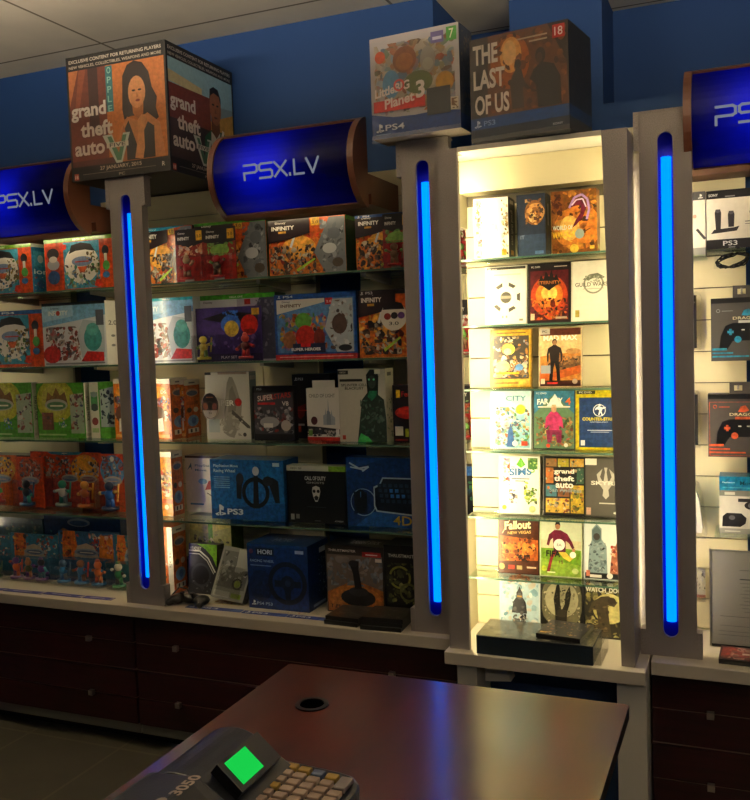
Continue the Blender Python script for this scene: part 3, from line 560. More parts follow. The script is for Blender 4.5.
carton('figure_box','white and sky-blue figure game box with a teal toy window, toy bay second shelf','toy box',G,2.85,43,106,302,RZ[1],.085,infinity_white('#1c2026'),[('r',0,0,1,1,'#dedad0'),('t','2.0',.2,.62,.6,.07,'#3a3a3a'),('e',.5,.45,.15,.02,'#7a7a7a'),('e',.5,.3,.15,.02,'#7a7a7a')],None,'#c9c6bc',yb=363)
def green_art(seed): return [('r',0,0,1,1,'#4f9a2e'),('e',.40,.68,.40,.40,'#b9b83a'),('e',.38,.68,.28,.30,'#c9c25a'),('p',[(.18,.60),(.24,.84),(.34,.76),(.42,.92),(.50,.77),(.60,.84),(.66,.60)],'#7a5a2c'),('e',.41,.60,.24,.11,'#a9aaa0'),('e',.41,.585,.20,.075,'#4f7f5a'),('r',0.280,0.570,0.550,0.597,'#e2ddc8'),
    ('p',[(.70,.08),(.70,.78),(.98,.82),(.98,.08)],'#9fae98'),('n',.70,.12,.98,.80,16,.09,['#6a3a4a','#a9553a','#3a4a6a','#c9c4b8','#5a3a2c'],seed),('r',.10,.14,.34,.46,'#6b4636'),('n',.10,.14,.34,.46,8,.07,['#a9543a','#3a3036','#7a5a6a'],seed+2),('n',.45,.14,.62,.36,8,.06,['#3a6ea8','#d8d2c4','#5a8ab8'],seed+3),('r',.02,.04,.60,.07,'#a9c98a')]
Gs = 'green toy game boxes on the third shelf'
spine = [('r',0,0,1,1,'#e2dcc9'),('t','STARTER PACK',.25,.30,.5,.45,'#5a5a50',-90),('r',.1,.03,.9,.08,'#c9c2ae')]
carton('green_toy_box','bright green toy game box with pale spine, cut off by the frame edge','toy box',Gs,2.86,-20,33,383,RZ[2],.035,green_art(31),spine,None,'#4f9a2e',yb=441)
carton('green_toy_box','bright green toy game box with pale spine, middle of the row','toy box',Gs,2.86,37.5,85,383,RZ[2],.035,green_art(41),spine,None,'#4f9a2e',yb=441)
carton('green_toy_box','slim green toy game box with a white label column and dark figure window','toy box',Gs,2.86,90.5,115,382,RZ[2],.06,[('r',0,0,1,1,'#57a038'),('r',0,0,.36,1,'#d8d6c4'),('r',.04,.5,.32,.82,'#4f9a5a'),('e',.18,.78,.14,.05,'#8a9a9a'),('e',.18,.55,.14,.07,'#3a4a44'),('e',.18,.30,.13,.07,'#8a3a3a'),('r',.04,.1,.32,.18,'#a9c98a'),('p',[(.42,.2),(.42,.86),(.98,.92),(.98,.2)],'#a9b8b4'),('n',.45,.2,.98,.88,16,.09,['#23303a','#2c4a5a','#3a3a44'],6)],None,None,'#57a038',yb=441)
def orange_art(seed): return [('r',0,0,1,1,'#dd7a22'),('r',0,.92,1,1,'#d8d0bc'),('e',.5,.66,.42,.22,'#eda13a'),('t','DS',.55,.76,.25,.05,'#f4ead4'),('n',.05,.30,.95,.72,20,.10,['#7a4a2c','#3a3330','#d8d2c4','#c8452c','#4a6a9a'],seed),('e',.4,.42,.3,.13,'#5a3a2c'),('p',[(.3,.12),(.65,.14),(.6,.36),(.35,.34)],'#e2ddd0'),('r',.08,.03,.9,.08,'#f0b060')]
def orange_side(seed): return [('r',0,0,1,1,'#cf6a2c'),('r',0,.90,1,1,'#e2dcc9'),('r',.3,.93,.7,.955,'#7a7a7a'),('e',.5,.77,.4,.07,'#c9a08a'),('e',.5,.76,.34,.045,'#5a6a8a'),('r',.12,.56,.88,.62,'#b85a2c'),('e',.28,.47,.16,.045,'#3a3330'),('e',.7,.47,.16,.045,'#d8d2c4'),('e',.5,.28,.36,.10,'#6f9ac4'),('e',.55,.28,.16,.06,'#3f6aa8'),('r',.15,.07,.85,.15,'#e2dcc9'),('r',.3,.08,.42,.14,'#3a3330'),('r',.6,.08,.7,.14,'#3a3330')]
Go = 'orange handheld game boxes'
carton('handheld_game_box','slim orange game box squeezed against the first lit pillar, third shelf','game box',Go,2.84,114.5,128,379,RZ[2],.05,orange_art(51),None,None,'#dd7a22',yb=441)
# blister figures, row four and the counter
def card_or(bg, halo, seed, lab='#7d93b8'): return [('r',0,0,1,1,bg),('e',.5,.72,.46,.26,halo),('n',.12,.58,.90,.96,24,.10,['#23364a','#c9c4b8','#8a4a2c','#3a3330','#4a7a9a','#a93a2c'],seed),('e',.5,.53,.34,.085,'#a9a49c'),('e',.5,.525,.28,.055,lab),('r',0.340,0.515,0.660,0.533,'#d8b0a0'),('r',.02,.02,.98,.10,bg)]
Gb = 'carded toy figures on the lowest glass shelf'
trip = [('r',0,0,1,1,'#c9471f'),('p',[(.25,1),(.30,.955),(.5,.94),(.7,.955),(.75,1)],'#2f7f9a'),('t','NEW',.46,.962,.08,.025,'#e8e4d8'),('n',.12,.55,.45,.92,22,.10,['#8a8078','#6a5a52','#b9b0a4','#4a4a52'],61),('e',.78,.70,.20,.26,'#e09a2c'),('n',.40,.58,.98,.92,26,.09,['#23364a','#3a5a8a','#7a3a2c','#3a3330','#d8d2c4'],62),('e',.56,.53,.12,.07,'#a9a49c'),('e',.56,.525,.10,.045,'#6a7a9a'),('e',.82,.53,.12,.07,'#a9a49c'),('e',.82,.525,.10,.045,'#8a5a6a'),('r',.30,.05,.32,.55,'#a93a1a')]
blister('figure_card','orange carded toy with an amber halo, cut off by the frame edge','toy figure',Gb,2.84,-14,17.5,455,RZ[3],card_or('#d0601f','#d8a03a',63),'#c9531f',(.1,.06,.9,.55),[(.5,.9,TOYC,71)],.05,yb=510)
blister('figure_card','orange carded toy with a dark winged print above its bubble, beside the amber one','toy figure',Gb,2.83,17.5,44,457,RZ[3],card_or('#c9471f','#b85a3a',64),'#c9471f',(.08,.05,.92,.58),[(.5,.9,['#23406a','#2a8a7a','#2c2a30','#4a9ab8'],72)],.05,yb=510)
blister('figure_card','wide red-orange carded triple toy pack with a teal tab on its top edge','toy figure',Gb,2.86,32,102,452,RZ[3],trip,'#c9471f',(.30,.04,.98,.56),[(.30,.85,['#7d8a88','#2f8a6a','#c9c4b8'],73),(.76,.85,['#c9702c','#e09a2c','#a93a2c'],74)],.05,yb=513)
blister('figure_card','red-orange carded toy with blue halo and dark figure beside the first lit pillar','toy figure',Gb,2.83,100,127,454,RZ[3],card_or('#c9471f','#4f86b8',65),'#c9471f',(.06,.04,.94,.56),[(.5,.9,['#1c2a4a','#23262e','#c9a04a','#2a5aa8'],75)],.05,yb=516)
carton('flat_box','low dark box with pale lettering at the rear of the orange toy shelf','toy box',None,2.97,-30,34,455,RZ[3],.09,[('r',0,0,1,1,'#8a4a24'),('r',0,.88,1,1,'#1c1a18'),('r',0.700,0.922,0.850,0.945,'#d8d0c0')],None,None,'#1c1a18',yb=505)
carton('playset_box','wide dark blue playset box behind the blue toy packs on the worktop','toy box',None,2.99,46,122,517,ZT,.08,[('r',0,0,1,1,'#12305f'),('e',.46,.90,.15,.07,'#8a93a0'),('e',.46,.89,.12,.045,'#3a5a8a'),('p',[(.05,.55),(.25,.80),(.40,.72),(.30,.5)],'#a9703c'),('r',.6,.6,.98,.78,'#6a7f94'),('n',.05,.3,.95,.75,24,.08,['#2a6a8a','#4a8a5a','#1c3a6a','#8a9aa8'],77)],None,None,'#12305f',yb=588)
carton('playset_box','grey-blue playset box behind the toy packs, against the frame edge','toy box',None,2.99,-30,44,517,ZT,.08,[('r',0,0,1,1,'#27454e'),('r',0,.9,1,1,'#3a5660'),('n',.02,.4,.98,.95,36,.08,['#2c5a5a','#5a6a6a','#1c3a44','#8a7a54','#3a7a6a'],78)],None,None,'#27454e',yb=588)
def bigcard(c0, seed, halo): return [('r',0,0,1,1,c0),('p',[(.06,.48),(.08,1),(.30,1),(.36,.5)],'#d06a24'),('n',.04,.50,.40,.98,14,.10,['#c8452c','#7a2c1c','#e2a13a','#2c2a30'],seed),('n',.55,.50,.98,.98,20,.10,['#2a6a6a','#8a3a2c','#1c3a4a','#c8452c','#d8d2c4'],seed+1),('p',[(.26,.50),(.34,.72),(.5,.78),(.64,.72),(.72,.50)],halo),('e',.5,.60,.22,.07,'#7d8a98'),('e',.5,.595,.17,.045,'#4a5a78'),('r',0.380,0.587,0.620,0.601,'#c9c4b8'),('r',.02,.02,.98,.12,'#23406a')]
Gk = 'blue bubble packs of three toys on the worktop'
blister('figure_pack','teal and blue toy pack with green print, cut off by the frame edge','toy figure',Gk,2.83,-34,12,534,ZT,bigcard('#1f5f7a',81,'#7a8a6a'),'#1f5f7a',(.03,.03,.97,.56),[(.62,.8,['#2a8a6a','#23406a','#7ab84a'],82),(.86,.75,['#3a6a4a','#8a9a4a','#2c2a30'],83)],.08,yb=590)
blister('figure_pack','blue toy pack with orange side strip and purple toy bases','toy figure',Gk,2.83,12.5,59,534,ZT,bigcard('#2a6f90',84,'#a99a84'),'#2a6f90',(.03,.03,.97,.56),[(.22,.85,['#6a3a8a','#c8452c','#e0702c'],85),(.5,.8,['#6a3a8a','#4a5a2c','#a9703c'],86),(.79,.85,['#6a3a8a','#1f6a7a','#2c2a30','#4ab0c0'],87)],.08,yb=592)
blister('figure_pack','blue toy pack with red winged print and sky-blue bases','toy figure',Gk,2.83,60,116,532,ZT,bigcard('#2f5f8a',88,'#b0a08c')+[('p',[(.72,.52),(.74,.95),(.97,.95),(.97,.50)],'#cf7a2c'),('n',.64,.6,.97,.95,12,.09,['#b8302a','#8a2420','#d8d2c4'],89)],'#2f5f8a',(.03,.03,.97,.55),[(.16,.8,['#2a7ab8','#4a6a8a','#7d8a98'],90),(.5,.85,['#2a7ab8','#b8302a','#8a5a34'],91),(.82,.85,['#2a7ab8','#c9512c','#d8702c'],92)],.08,yb=594)
blister('figure_pack','teal toy pack with black and white print, partly behind the first lit pillar','toy figure',Gk,2.83,116,150,536,ZT,bigcard('#1f6a78',93,'#a9a49c'),'#1f6a78',(.03,.03,.97,.55),[(.25,.85,['#3a8a5a','#d8d2c4','#23262e'],94)],.08,yb=595)
# ------------------------------------------------------------------ bay B: game bay, first shelf
YL = '#eab32c'
FIRE = ['#e0641c','#f09a2c','#c8381c','#7a2014','#f4c050','#3a1a14']
def infinity_fire(seed, band=None, win=True): 
    o = [('r',0,0,1,1,'#d0581c'),('p',[(0,.52),(.5,.64),(1,.70),(1,0),(0,0)],'#dd7a2c'),('n',.0,.05,.72,.72,40,.12,FIRE,seed),('e',.40,.50,.22,.20,'#f4b048'),('n',.02,.04,.62,.55,46,.10,['#2c2226','#d8ccb8','#7a5a44','#1c1416','#4a3a34','#241a1c'],seed+1),('p',[(.36,.12),(.60,.30),(.62,.28),(.38,.08)],'#b8e04a'),('p',[(.28,.52),(.38,.84),(.40,.83),(.31,.50)],'#dfeaf0'),
         ('r',0,.74,.55,1,'#23161a'),('p',[(0,.74),(.55,.74),(.30,.66),(0,.60)],'#23161a'),('t','Disney',.10,.92,.14,.045,'#e8e4dc'),('T','INFINITY',.05,.82,.30,.07,'#f0ece4'),('r',.14,.765,.24,.80,'#d8a03a')]
    if win: o += [('p',[(.74,.02),(.60,.40),(.80,.98),(1,.98),(1,.02)],'#6c7176'),('n',.68,.05,.98,.95,18,.12,['#5f656c','#8f959a','#33373d','#a4a9ac','#2a2c30'],seed+2),('e',.86,.70,.08,.10,'#5a6068'),('e',.80,.45,.09,.09,'#b9bdc0'),('e',.90,.2,.07,.08,'#4a4034'),('r',.57,.86,.68,1,YL),('t','3.0',.585,.89,.08,.05,'#5a3a10')]
    if band: o += [('r',0,.955,1,1,band)]
    return o
Gi = 'fiery figure game boxes on the top shelf'
carton('figure_box','fiery orange figure game box with a teal top band, tucked behind the first lit pillar','game box',Gi,2.90,140,193,227,RZ[0],.085,infinity_fire(101)+[('p',[(0,.93),(.55,.95),(.9,1),(0,1)],'#1f8fae'),('t','Wii U',.2,.955,.14,.03,'#e8f0f0')],None,None,'#3a2420',yb=280)
carton('figure_box','fiery orange figure game box with a green top, behind two carded figures','game box',Gi,2.92,196,267,221,RZ[0],.085,infinity_fire(104,'#4fa02c'),[('r',0,0,1,1,'#24401c')],[('r',0,0,1,1,'#5fb03a')],'#3a2420',yb=277)
carton('figure_box','fiery orange figure game box with two robed shapes and grey toy window, top shelf','game box',Gi,2.86,269,346,218,RZ[0],.09,infinity_fire(107),[('r',0,0,1,1,'#1c3a1c'),('r',.05,.93,.95,1,'#4fa02c')],[('r',0,0,1,1,'#c8d0a0')],'#2a1a16',yb=277)
carton('figure_box','fiery orange figure game box with a blue top band beside the middle pillar','game box',Gi,2.875,356,425,213,RZ[0],.09,infinity_fire(110,None,False)+[('r',0,.95,1,1,'#1c4f9a'),('s',.04,.955,.04,'#e8e8f0'),('t','PS4',.12,.96,.10,.03,'#e8e8f0')],None,[('r',0,0,1,1,'#1c4f9a')],'#1c3a6a',yb=272)
def small_card(seed, blob, red='#a9241c'): return [('r',0,0,1,1,'#8a2a1c'),('r',0,.74,1,1,'#161316'),('p',[(0,.74),(.5,.66),(1,.74)],'#161316'),('t','Disney',.10,.90,.25,.05,'#d8d4cc'),('T','INFINITY',.08,.80,.42,.06,'#e8e4dc'),('r',.74,.78,.95,.96,YL),('t','3.0',.77,.83,.14,.06,'#5a3a10'),('n',.1,.4,.95,.72,16,.10,blob,seed),('r',0,0,1,.48,red),('r',.30,.02,.62,.09,'#d8d4cc')]
Gc = 'carded figures in front of the top shelf boxes'
blister('figure_card','red and black carded figure with a tan print, at the front of the top shelf','toy figure',Gc,2.81,176,204,229,RZ[0],small_card(121,['#d8a47a','#e8c09a','#b87a54','#c9c4b8']),'#8a2a1c',(.06,.05,.94,.50),[(.5,.9,['#a9241c','#d8b08a','#8a6a4a','#c9a880'],131)],.045,yb=283)
blister('figure_card','red and black carded figure with a green print, at the front of the top shelf','toy figure',Gc,2.81,204,236,227,RZ[0],small_card(122,['#6a9a4a','#4f7f3a','#86b060','#3a3a2c'])+[('e',.5,.58,.30,.11,'#7aa84f')],'#8a2a1c',(.06,.05,.94,.50),[(.5,.9,['#a9241c','#7a5a3a','#6a9a4a','#4a3a2c'],132)],.045,yb=282)
blister('figure_card','red and black carded figure with a green print, beside the middle lit pillar','toy figure',Gc,2.825,383,410,213,RZ[0],small_card(123,['#6a9a4a','#4f7f3a','#86b060'])+[('e',.5,.58,.34,.10,'#7aa84f')],'#8a2a1c',(.06,.05,.94,.50),[(.5,.85,['#a9241c','#7a5a3a','#6a9a4a'],133)],.045,yb=270)
# second shelf
carton('figure_box','white and sky-blue figure game box with a teal toy window, beside the first lit pillar','game box',None,2.85,135,194,298,RZ[1],.05,infinity_white('#23a0b4')+[('t','Wii U',.50,.962,.12,.03,'#e8f0f0')],[('r',0,0,1,1,'#e2e4e2')],[('r',0,0,1,1,'#23a0b4')],'#dfe3e6',yb=361)
carton('figure_box','figure game box with a bright green top, behind the purple carded toys','game box',None,2.90,201,276,294,RZ[1],.085,[('r',0,0,1,1,'#b9b4c4'),('r',0,.93,1,1,'#4fae2c'),('t','XBOX ONE',.40,.945,.18,.03,'#f0f4e8'),('p',[(0,.6),(.5,.75),(.5,.93),(0,.93)],'#dfe0e4'),('t','Disney',.05,.87,.12,.04,'#3a3a4a'),('r',.60,.84,.68,.92,'#c8302a'),('n',.1,.1,.7,.7,26,.11,['#2a4a9a','#6a4a9a','#c8302a','#e0b040','#3a3036'],141),('p',[(.72,.02),(.62,.45),(.80,.93),(1,.93),(1,.02)],'#4a4a5e'),('n',.70,.05,.98,.9,14,.09,['#6a6a80','#3a3a4a','#8a8a98'],142)],[('r',0,0,1,1,'#23402a')],[('r',0,0,1,1,'#4fae2c')],'#8a8a94',yb=358)
blister('figure_card','wide purple carded toy pair with a yellow-blue and a red blob print','toy figure',None,2.815,196,262,307,RZ[1],[('r',0,0,1,1,'#3a2a6a'),('p',[(.1,.80),(.5,.92),(.95,.86),(.95,.70),(.4,.72)],'#15121a'),('r',0,0,1,.14,'#241a44'),('e',.54,.68,.15,.17,'#3a6ac8'),('e',.55,.60,.11,.15,'#d8b84a'),('n',.42,.76,.66,.94,10,.08,['#2a5ab8','#3a72d0'],143),('e',.82,.66,.13,.19,'#b8241c'),('r',.74,.5,.90,.58,'#7a1410'),('r',.86,.84,.97,.96,YL),('n',.05,.2,.95,.5,14,.09,['#5a4a9a','#7a6ab0','#2a1c54'],144),('t','PLAY SET',.38,.05,.24,.05,'#d8d0e4')],'#3a2a6a',(.02,.03,.98,.50),[(.16,.9,['#b8a838','#d8c84a','#6a8a3a'],145),(.82,.9,['#a9241c','#c8402c','#5a1410'],146)],.055,yb=361)
HERO = ['#b8302a','#2c5aa8','#4f9a3a','#d8a03a','#7a2a24','#23262e','#8a8f98','#c9763a']
carton('figure_box','blue-edged figure game box with a red bottom band, centre of the second shelf','game box',None,2.86,275,357,293,RZ[1],.085,[('r',0,0,1,1,'#1c4a94'),('r',.03,.10,.97,.92,'#4f7fb8'),('p',[(.03,.70),(.62,.86),(.62,.92),(.03,.92)],'#e0ddd6'),('t','Disney',.10,.865,.10,.035,'#3a3a4a'),('T','INFINITY',.08,.80,.26,.05,'#6a4a3a'),('r',.63,.82,.72,.92,'#c8242a'),('t','2.0',.645,.85,.06,.035,'#f0e8e8'),('n',.06,.14,.64,.70,44,.11,HERO,151),('e',.36,.58,.10,.13,'#5a9a3f'),('e',.38,.34,.12,.18,'#a92a24'),('e',.18,.30,.08,.13,'#8a5a3a'),('e',.55,.32,.07,.14,'#6a2a24'),('r',.22,.10,.62,.24,'#1c2a4a'),('T','SUPER HEROES',.20,.13,.36,.045,'#f0ece4'),('r',.32,.19,.44,.24,'#c8242a'),('r',0,0,1,.075,'#b8242a'),('r',.05,.03,.95,.045,'#e09a90'),('s',.05,.94,.045,'#e8ecf4'),('t','PS4',.12,.945,.12,.035,'#e8ecf4'),
  ('p',[(.76,.10),(.62,.45),(.72,.90),(.96,.90),(.96,.10)],'#a9b4bc'),('n',.68,.12,.95,.88,18,.09,['#3a3436','#6a4a3a','#8a929a','#c4cacf'],152),('e',.80,.52,.09,.15,'#4a3a34'),('e',.86,.16,.08,.05,'#2a2c32')],[('r',0,0,1,1,'#16396e'),('r',0,0,1,.07,'#b8242a')],[('r',0,0,1,1,'#2a68b8')],'#1c4a94',yb=361)
carton('figure_box','fiery orange figure game box with a round white sticker, second shelf by the middle pillar','game box',None,2.855,359,428,289,RZ[1],.085,infinity_fire(155,None,False)+[('r',0,.93,1,1,'#1a1418'),('s',.04,.935,.045,'#d8d8e0'),('t','PS3',.12,.94,.10,.04,'#d8d8e0'),('c',.52,.60,.21,'#e2ded4'),('p',[(.36,.70),(.40,.79),(.52,.82),(.64,.79),(.68,.70)],'#1c181a'),('e',.43,.60,.05,.05,'#8a2a24'),('e',.53,.61,.05,.05,'#2a2a30'),('e',.63,.61,.05,.05,'#6a4a8a'),('t','3.0',.45,.47,.14,.05,'#3a3a3a')],None,None,'#1a1418',yb=358)
# third shelf
carton('handheld_game_box','orange game box with pale flap, third shelf, right behind the first lit pillar','game box',Go,2.84,150,171,379,RZ[2],.115,orange_art(161),orange_side(1),[('r',0,0,1,1,'#e2dcc9')],'#cf6a2c',yb=441)
carton('handheld_game_box','orange game box whose spine shows beside its twin on the third shelf','game box',Go,2.90,180.5,185,380,RZ[2],.105,orange_art(162),orange_side(2),[('r',0,0,1,1,'#e2dcc9')],'#cf6a2c',yb=438)
carton('shooter_game_box','white steel-look game box with a grey ghostly soldier and red emblem','game box',None,2.88,206,250,372,RZ[2],.05,[('r',0,0,1,1,'#d8d6cc'),('r',0,.96,.14,1,'#3a3a38'),('r',.30,.965,.95,1,'#a9988c'),('p',[(.38,.1),(.44,.55),(.50,.84),(.56,.93),(.63,.92),(.70,.80),(.82,.5),(.78,.28),(.62,.02),(.5,.04)],'#9a978c'),('p',[(.50,.40),(.55,.72),(.62,.80),(.70,.62),(.68,.42)],'#7f7c72'),('p',[(.60,.44),(.98,.20),(.99,.16),(.92,.17),(.58,.38)],'#4a4844'),('r',.05,.1,.3,.3,'#b9c4c0'),('t','SNIPER',.05,.50,.60,.08,'#f2f0ea'),('e',.74,.55,.08,.06,'#b8241c'),('t','2',.68,.50,.10,.10,'#c8302a'),('c',.86,.07,.03,'#4a4a44'),('n',.3,.05,.85,.35,12,.08,['#b0aca0','#8a877c','#c4c0b4'],163)],[('r',0,0,1,1,'#8d9c94'),('r',.1,.88,.9,.94,'#c9c4b8')],None,'#cfccc0',yb=437)
def disc():
    X = at(210,406,2.898); o = one('promo_disc', ['toy'], lambda b: b.prism([(.040*math.cos(2*PI*i/28), .052*math.sin(2*PI*i/28)) for i in range(28)], 0,.003, FXZ, '#d8d0c4'), loc=(X.x,2.898,X.z))
    tag(o, 'round dark promo disc with three heads, hanging before the white game box', 'disc')
    b = MB(); draw(b, (-.04,0,-.052), (1,0,0), (0,0,1), .08,.104, [('e',.5,.5,.48,.48,'#3a2f2c'),('p',[(.1,.60),(.2,.88),(.5,.97),(.8,.88),(.9,.60),(.5,.68)],'#1a1516'),('e',.25,.48,.13,.13,'#7a4a34'),('e',.5,.50,.12,.14,'#22201e'),('e',.75,.48,.13,.13,'#6a3a34'),('p',[(.08,.34),(.92,.34),(.8,.12),(.5,.03),(.2,.12)],'#a9a098'),('t','3.0',.42,.20,.16,.07,'#3a3a3a'),('r',.3,.80,.7,.84,'#8a5a3a')]); b.build('print', 'print_gloss', o)
    c = MB(); c.box(-.004,.003,.02, .004,.010,.052); c.build('hanger', 'blister', o)
disc()
carton('racing_game_box','black racing game box with red and white title and grey car','game box',None,2.85,253.5,294,386,RZ[2],.03,[('r',0,0,1,1,'#1a1a1e'),('r',0,.90,1,1,'#101216'),('t','PS3',.10,.925,.12,.04,'#9aa0a8'),('r',.02,.12,.98,.88,'#3a3a40'),('n',.02,.14,.98,.62,30,.12,['#23242a','#55565c','#7a7c82','#8a2a24','#15161a','#a9a9ac'],171),('t','SUPERSTARS',.12,.72,.82,.10,'#c8352c',6),('t','SUPER',.12,.72,.38,.10,'#d8d4cc',6),('r',.12,.66,.55,.70,'#b8242a'),('t','V8',.72,.64,.16,.08,'#d8d4cc'),('e',.4,.34,.24,.10,'#9a9ca0'),('r',.25,.24,.48,.32,'#d8d6d0'),('e',.8,.28,.12,.10,'#b0a8a0')],[('r',0,0,1,1,'#15161a')],None,'#1a1a1e',yb=438)
carton('dark_game_box','black game box with a red crest, behind the white castle box','game box',None,2.93,293,330,374,RZ[2],.06,[('r',0,0,1,1,'#17171b'),('s',.06,.90,.05,'#c9ccd2'),('t','PS3',.16,.905,.14,.04,'#c9ccd2'),('p',[(.08,.48),(.35,.54),(.30,.36),(.20,.30),(.10,.36)],'#7a1c1c'),('r',0.100,0.430,0.600,0.448,'#b83a34'),('r',.08,.1,.2,.2,'#c8452c'),('r',.06,.20,.30,.23,'#a9a9a9')],[('r',0,0,1,1,'#101014')],None,'#17171b',yb=437)
carton('castle_game_box','white game box with a pale grey castle, hang tab and red bottom edge','game box',None,2.87,307,339.5,388,RZ[2],.03,[('r',0,0,1,1,'#e4e2dc'),('t','CHILD OF LIGHT',.08,.82,.80,.07,'#8a8a86'),('p',[(.50,.30),(.50,.48),(.56,.50),(.58,.62),(.60,.50),(.64,.52),(.66,.80),(.69,.52),(.74,.50),(.76,.60),(.78,.48),(.86,.44),(.86,.30)],'#a9b4c0'),('p',[(.60,.30),(.62,.56),(.66,.58),(.72,.54),(.74,.30)],'#8c98a8'),('e',.22,.38,.10,.08,'#5a2a30'),('p',[(0,.28),(.4,.26),(1,.22),(1,.12),(0,.12)],'#22262c'),('n',0,.08,1,.24,14,.08,['#3a4048','#2a2e36','#c9c4bc'],172),('r',0,0,1,.07,'#b8302a'),('r',.04,.09,.16,.2,'#6a9a4a'),('r',.88,.09,.98,.22,'#e8e8e8')],[('r',0,0,1,1,'#c9c6be')],None,'#e4e2dc',yb=439)
one('hang_tab', 'print_gloss', lambda b: b.box(-.04,0,.0005,.05,.002,.028,'#e4e2dc'), bpy.data.objects['castle_game_box'], loc=(0,.001,at(323,388,2.90).z-RZ[2]))
carton('stealth_game_box','tall pale grey game box with a dark green-lit soldier, third shelf','game box',None,2.85,339,386,369,RZ[2],.075,[('r',0,0,1,1,'#b9b6ac'),('r',.0,.93,.22,.985,'#22241f'),('t','XBOX',.03,.945,.14,.025,'#b9b6ac'),('r',.03,.83,.52,.865,'#1c1e1a'),('t','SPLINTER CELL',.06,.765,.56,.035,'#1c1e1a'),('t','BLACKLIST',.14,.72,.40,.035,'#1c1e1a'),('p',[(.38,.0),(.46,.40),(.50,.58),(.62,.68),(.82,.66),(.96,.58),(1,.30),(1,0)],'#23302a'),('p',[(.62,.62),(.60,.92),(.68,.99),(.82,.99),(.86,.90),(.84,.64)],'#141a17'),('e',.72,.82,.08,.09,'#38423c'),('c',.66,.855,.014,'#7af0b0'),('c',.76,.855,.014,'#7af0b0'),('p',[(.62,.62),(.70,.56),(.80,.62),(.82,.70),(.66,.70)],'#1f6a4e'),('n',.46,.06,.98,.58,26,.08,['#2c3c34','#1a241f','#4a5c52','#174a36','#5f6e64'],173),('p',[(.38,0),(.46,.12),(.62,.06),(.7,0)],'#3fae5a'),('r',.06,.03,.13,.09,'#c8452c'),('r',.78,.93,.90,.99,'#d8d6cc')],[('r',0,0,1,1,'#c4c2b4'),('n',.1,.05,.9,.6,14,.06,['#4f9a5a','#6a7a6a','#2f5a44','#d8d6c8'],174),('r',.2,.9,.7,.95,'#4a4a44')],None,'#c4c2b4',yb=438)
carton('racing_game_box','black game box with a red sports car and yellow shield, beside the middle pillar','game box',None,2.845,393,428,385,RZ[2],.03,[('r',0,0,1,1,'#141318'),('r',.10,.78,.22,.92,'#e8c02c'),('t','Ferrari',.26,.80,.5,.09,'#d83a2c'),('e',.42,.52,.36,.11,'#b8241c'),('p',[(.10,.50),(.2,.60),(.7,.60),(.8,.48)],'#d83a2c'),('r',.05,.12,.28,.28,'#e8e4dc'),('r',.34,.10,.44,.24,'#b8c83a'),('r',.05,.03,.4,.06,'#8a2420')],None,None,'#141318',yb=439)
# fourth shelf
carton('handheld_game_box','yellow-orange game box on the lowest glass shelf behind the first lit pillar','game box',Go,2.84,152,172,452,RZ[3],.075,[('r',0,0,1,1,'#e8942a'),('r',0,.92,1,1,'#e6dfc8'),('n',.3,.3,1,.72,26,.10,['#f0c040','#7a4a2c','#3a3330','#e6dcc8','#c8452c'],181),('c',.7,.14,.04,'#e8e0c0'),('r',0,.20,1,.27,'#d0601f')],orange_side(3),[('r',0,0,1,1,'#e6dfc8')],'#cf6a2c',yb=513)
carton('move_stick_box','white box with a red corner print, behind the bright blue wheel box','accessory box',None,2.94,186,224,456,RZ[3],.09,[('r',0,0,1,1,'#e2dccb'),('r',0,.96,1,1,'#3a2a20'),('p',[(.05,.74),(.16,.88),(.18,.74),(.14,.80)],'#2c6a8a'),('t','PlayStation',.26,.80,.6,.05,'#4a7a8a'),('t','Move',.26,.73,.3,.04,'#4a7a8a'),('e',.45,.55,.12,.05,'#7ab0c0'),('p',[(.5,.40),(1,.44),(1,.62),(.6,.56)],'#b8302a'),('l',[(.55,.35),(.9,.2)],.015,'#3a2a24'),('r',.1,.13,.45,.16,'#3a7a9a')],None,None,'#e2dccb',yb=510)
def stickwheel(cx): return [('p',[(.36,.60),(.36,.36),(.42,.34),(.44,.60),(.46,.74),(.38,.76)],'#23252c'),('e',.41,.68,.055,.10,'#2c2e36'),('p',[(.80,.62),(.88,.30),(.94,.30),(.93,.66),(.86,.72),(.78,.70)],'#23252c'),('k',.62,.46,.26,.07,'#1c1e24'),('p',[(.58,.20),(.60,.74),(.66,.74),(.66,.20)],'#202228'),('e',.63,.82,.045,.075,'#c9ccd4'),('e',.79,.66,.07,.08,'#2c2e36')]
carton('wheel_box','bright blue box picturing a stick-held racing wheel, on the lowest glass shelf','accessory box',None,2.845,211,284,460,RZ[3],.12,[('r',0,0,1,1,'#1f66ae'),('p',[(0,0),(1,0),(1,.3),(0,.16)],'#174f94'),('t','PlayStation.Move',.05,.86,.34,.06,'#dfe8f2'),('t','Racing Wheel',.05,.77,.30,.07,'#dfe8f2')]+[('r',.05,.70-.035*i,.27,.712-.035*i,'#8fb4dc') for i in range(6)]+stickwheel(0)+[('s',.05,.05,.19,'#e6ecf4'),('T','PS3',.22,.08,.22,.10,'#e6ecf4'),('r',.86,.90,.95,.96,'#c9d6e6')],[('r',0,0,1,1,'#174f8c'),('r',.1,.1,.9,.9,'#1a5796')],[('r',0,0,1,1,'#2a78c0')],'#1f66ae',yb=521)
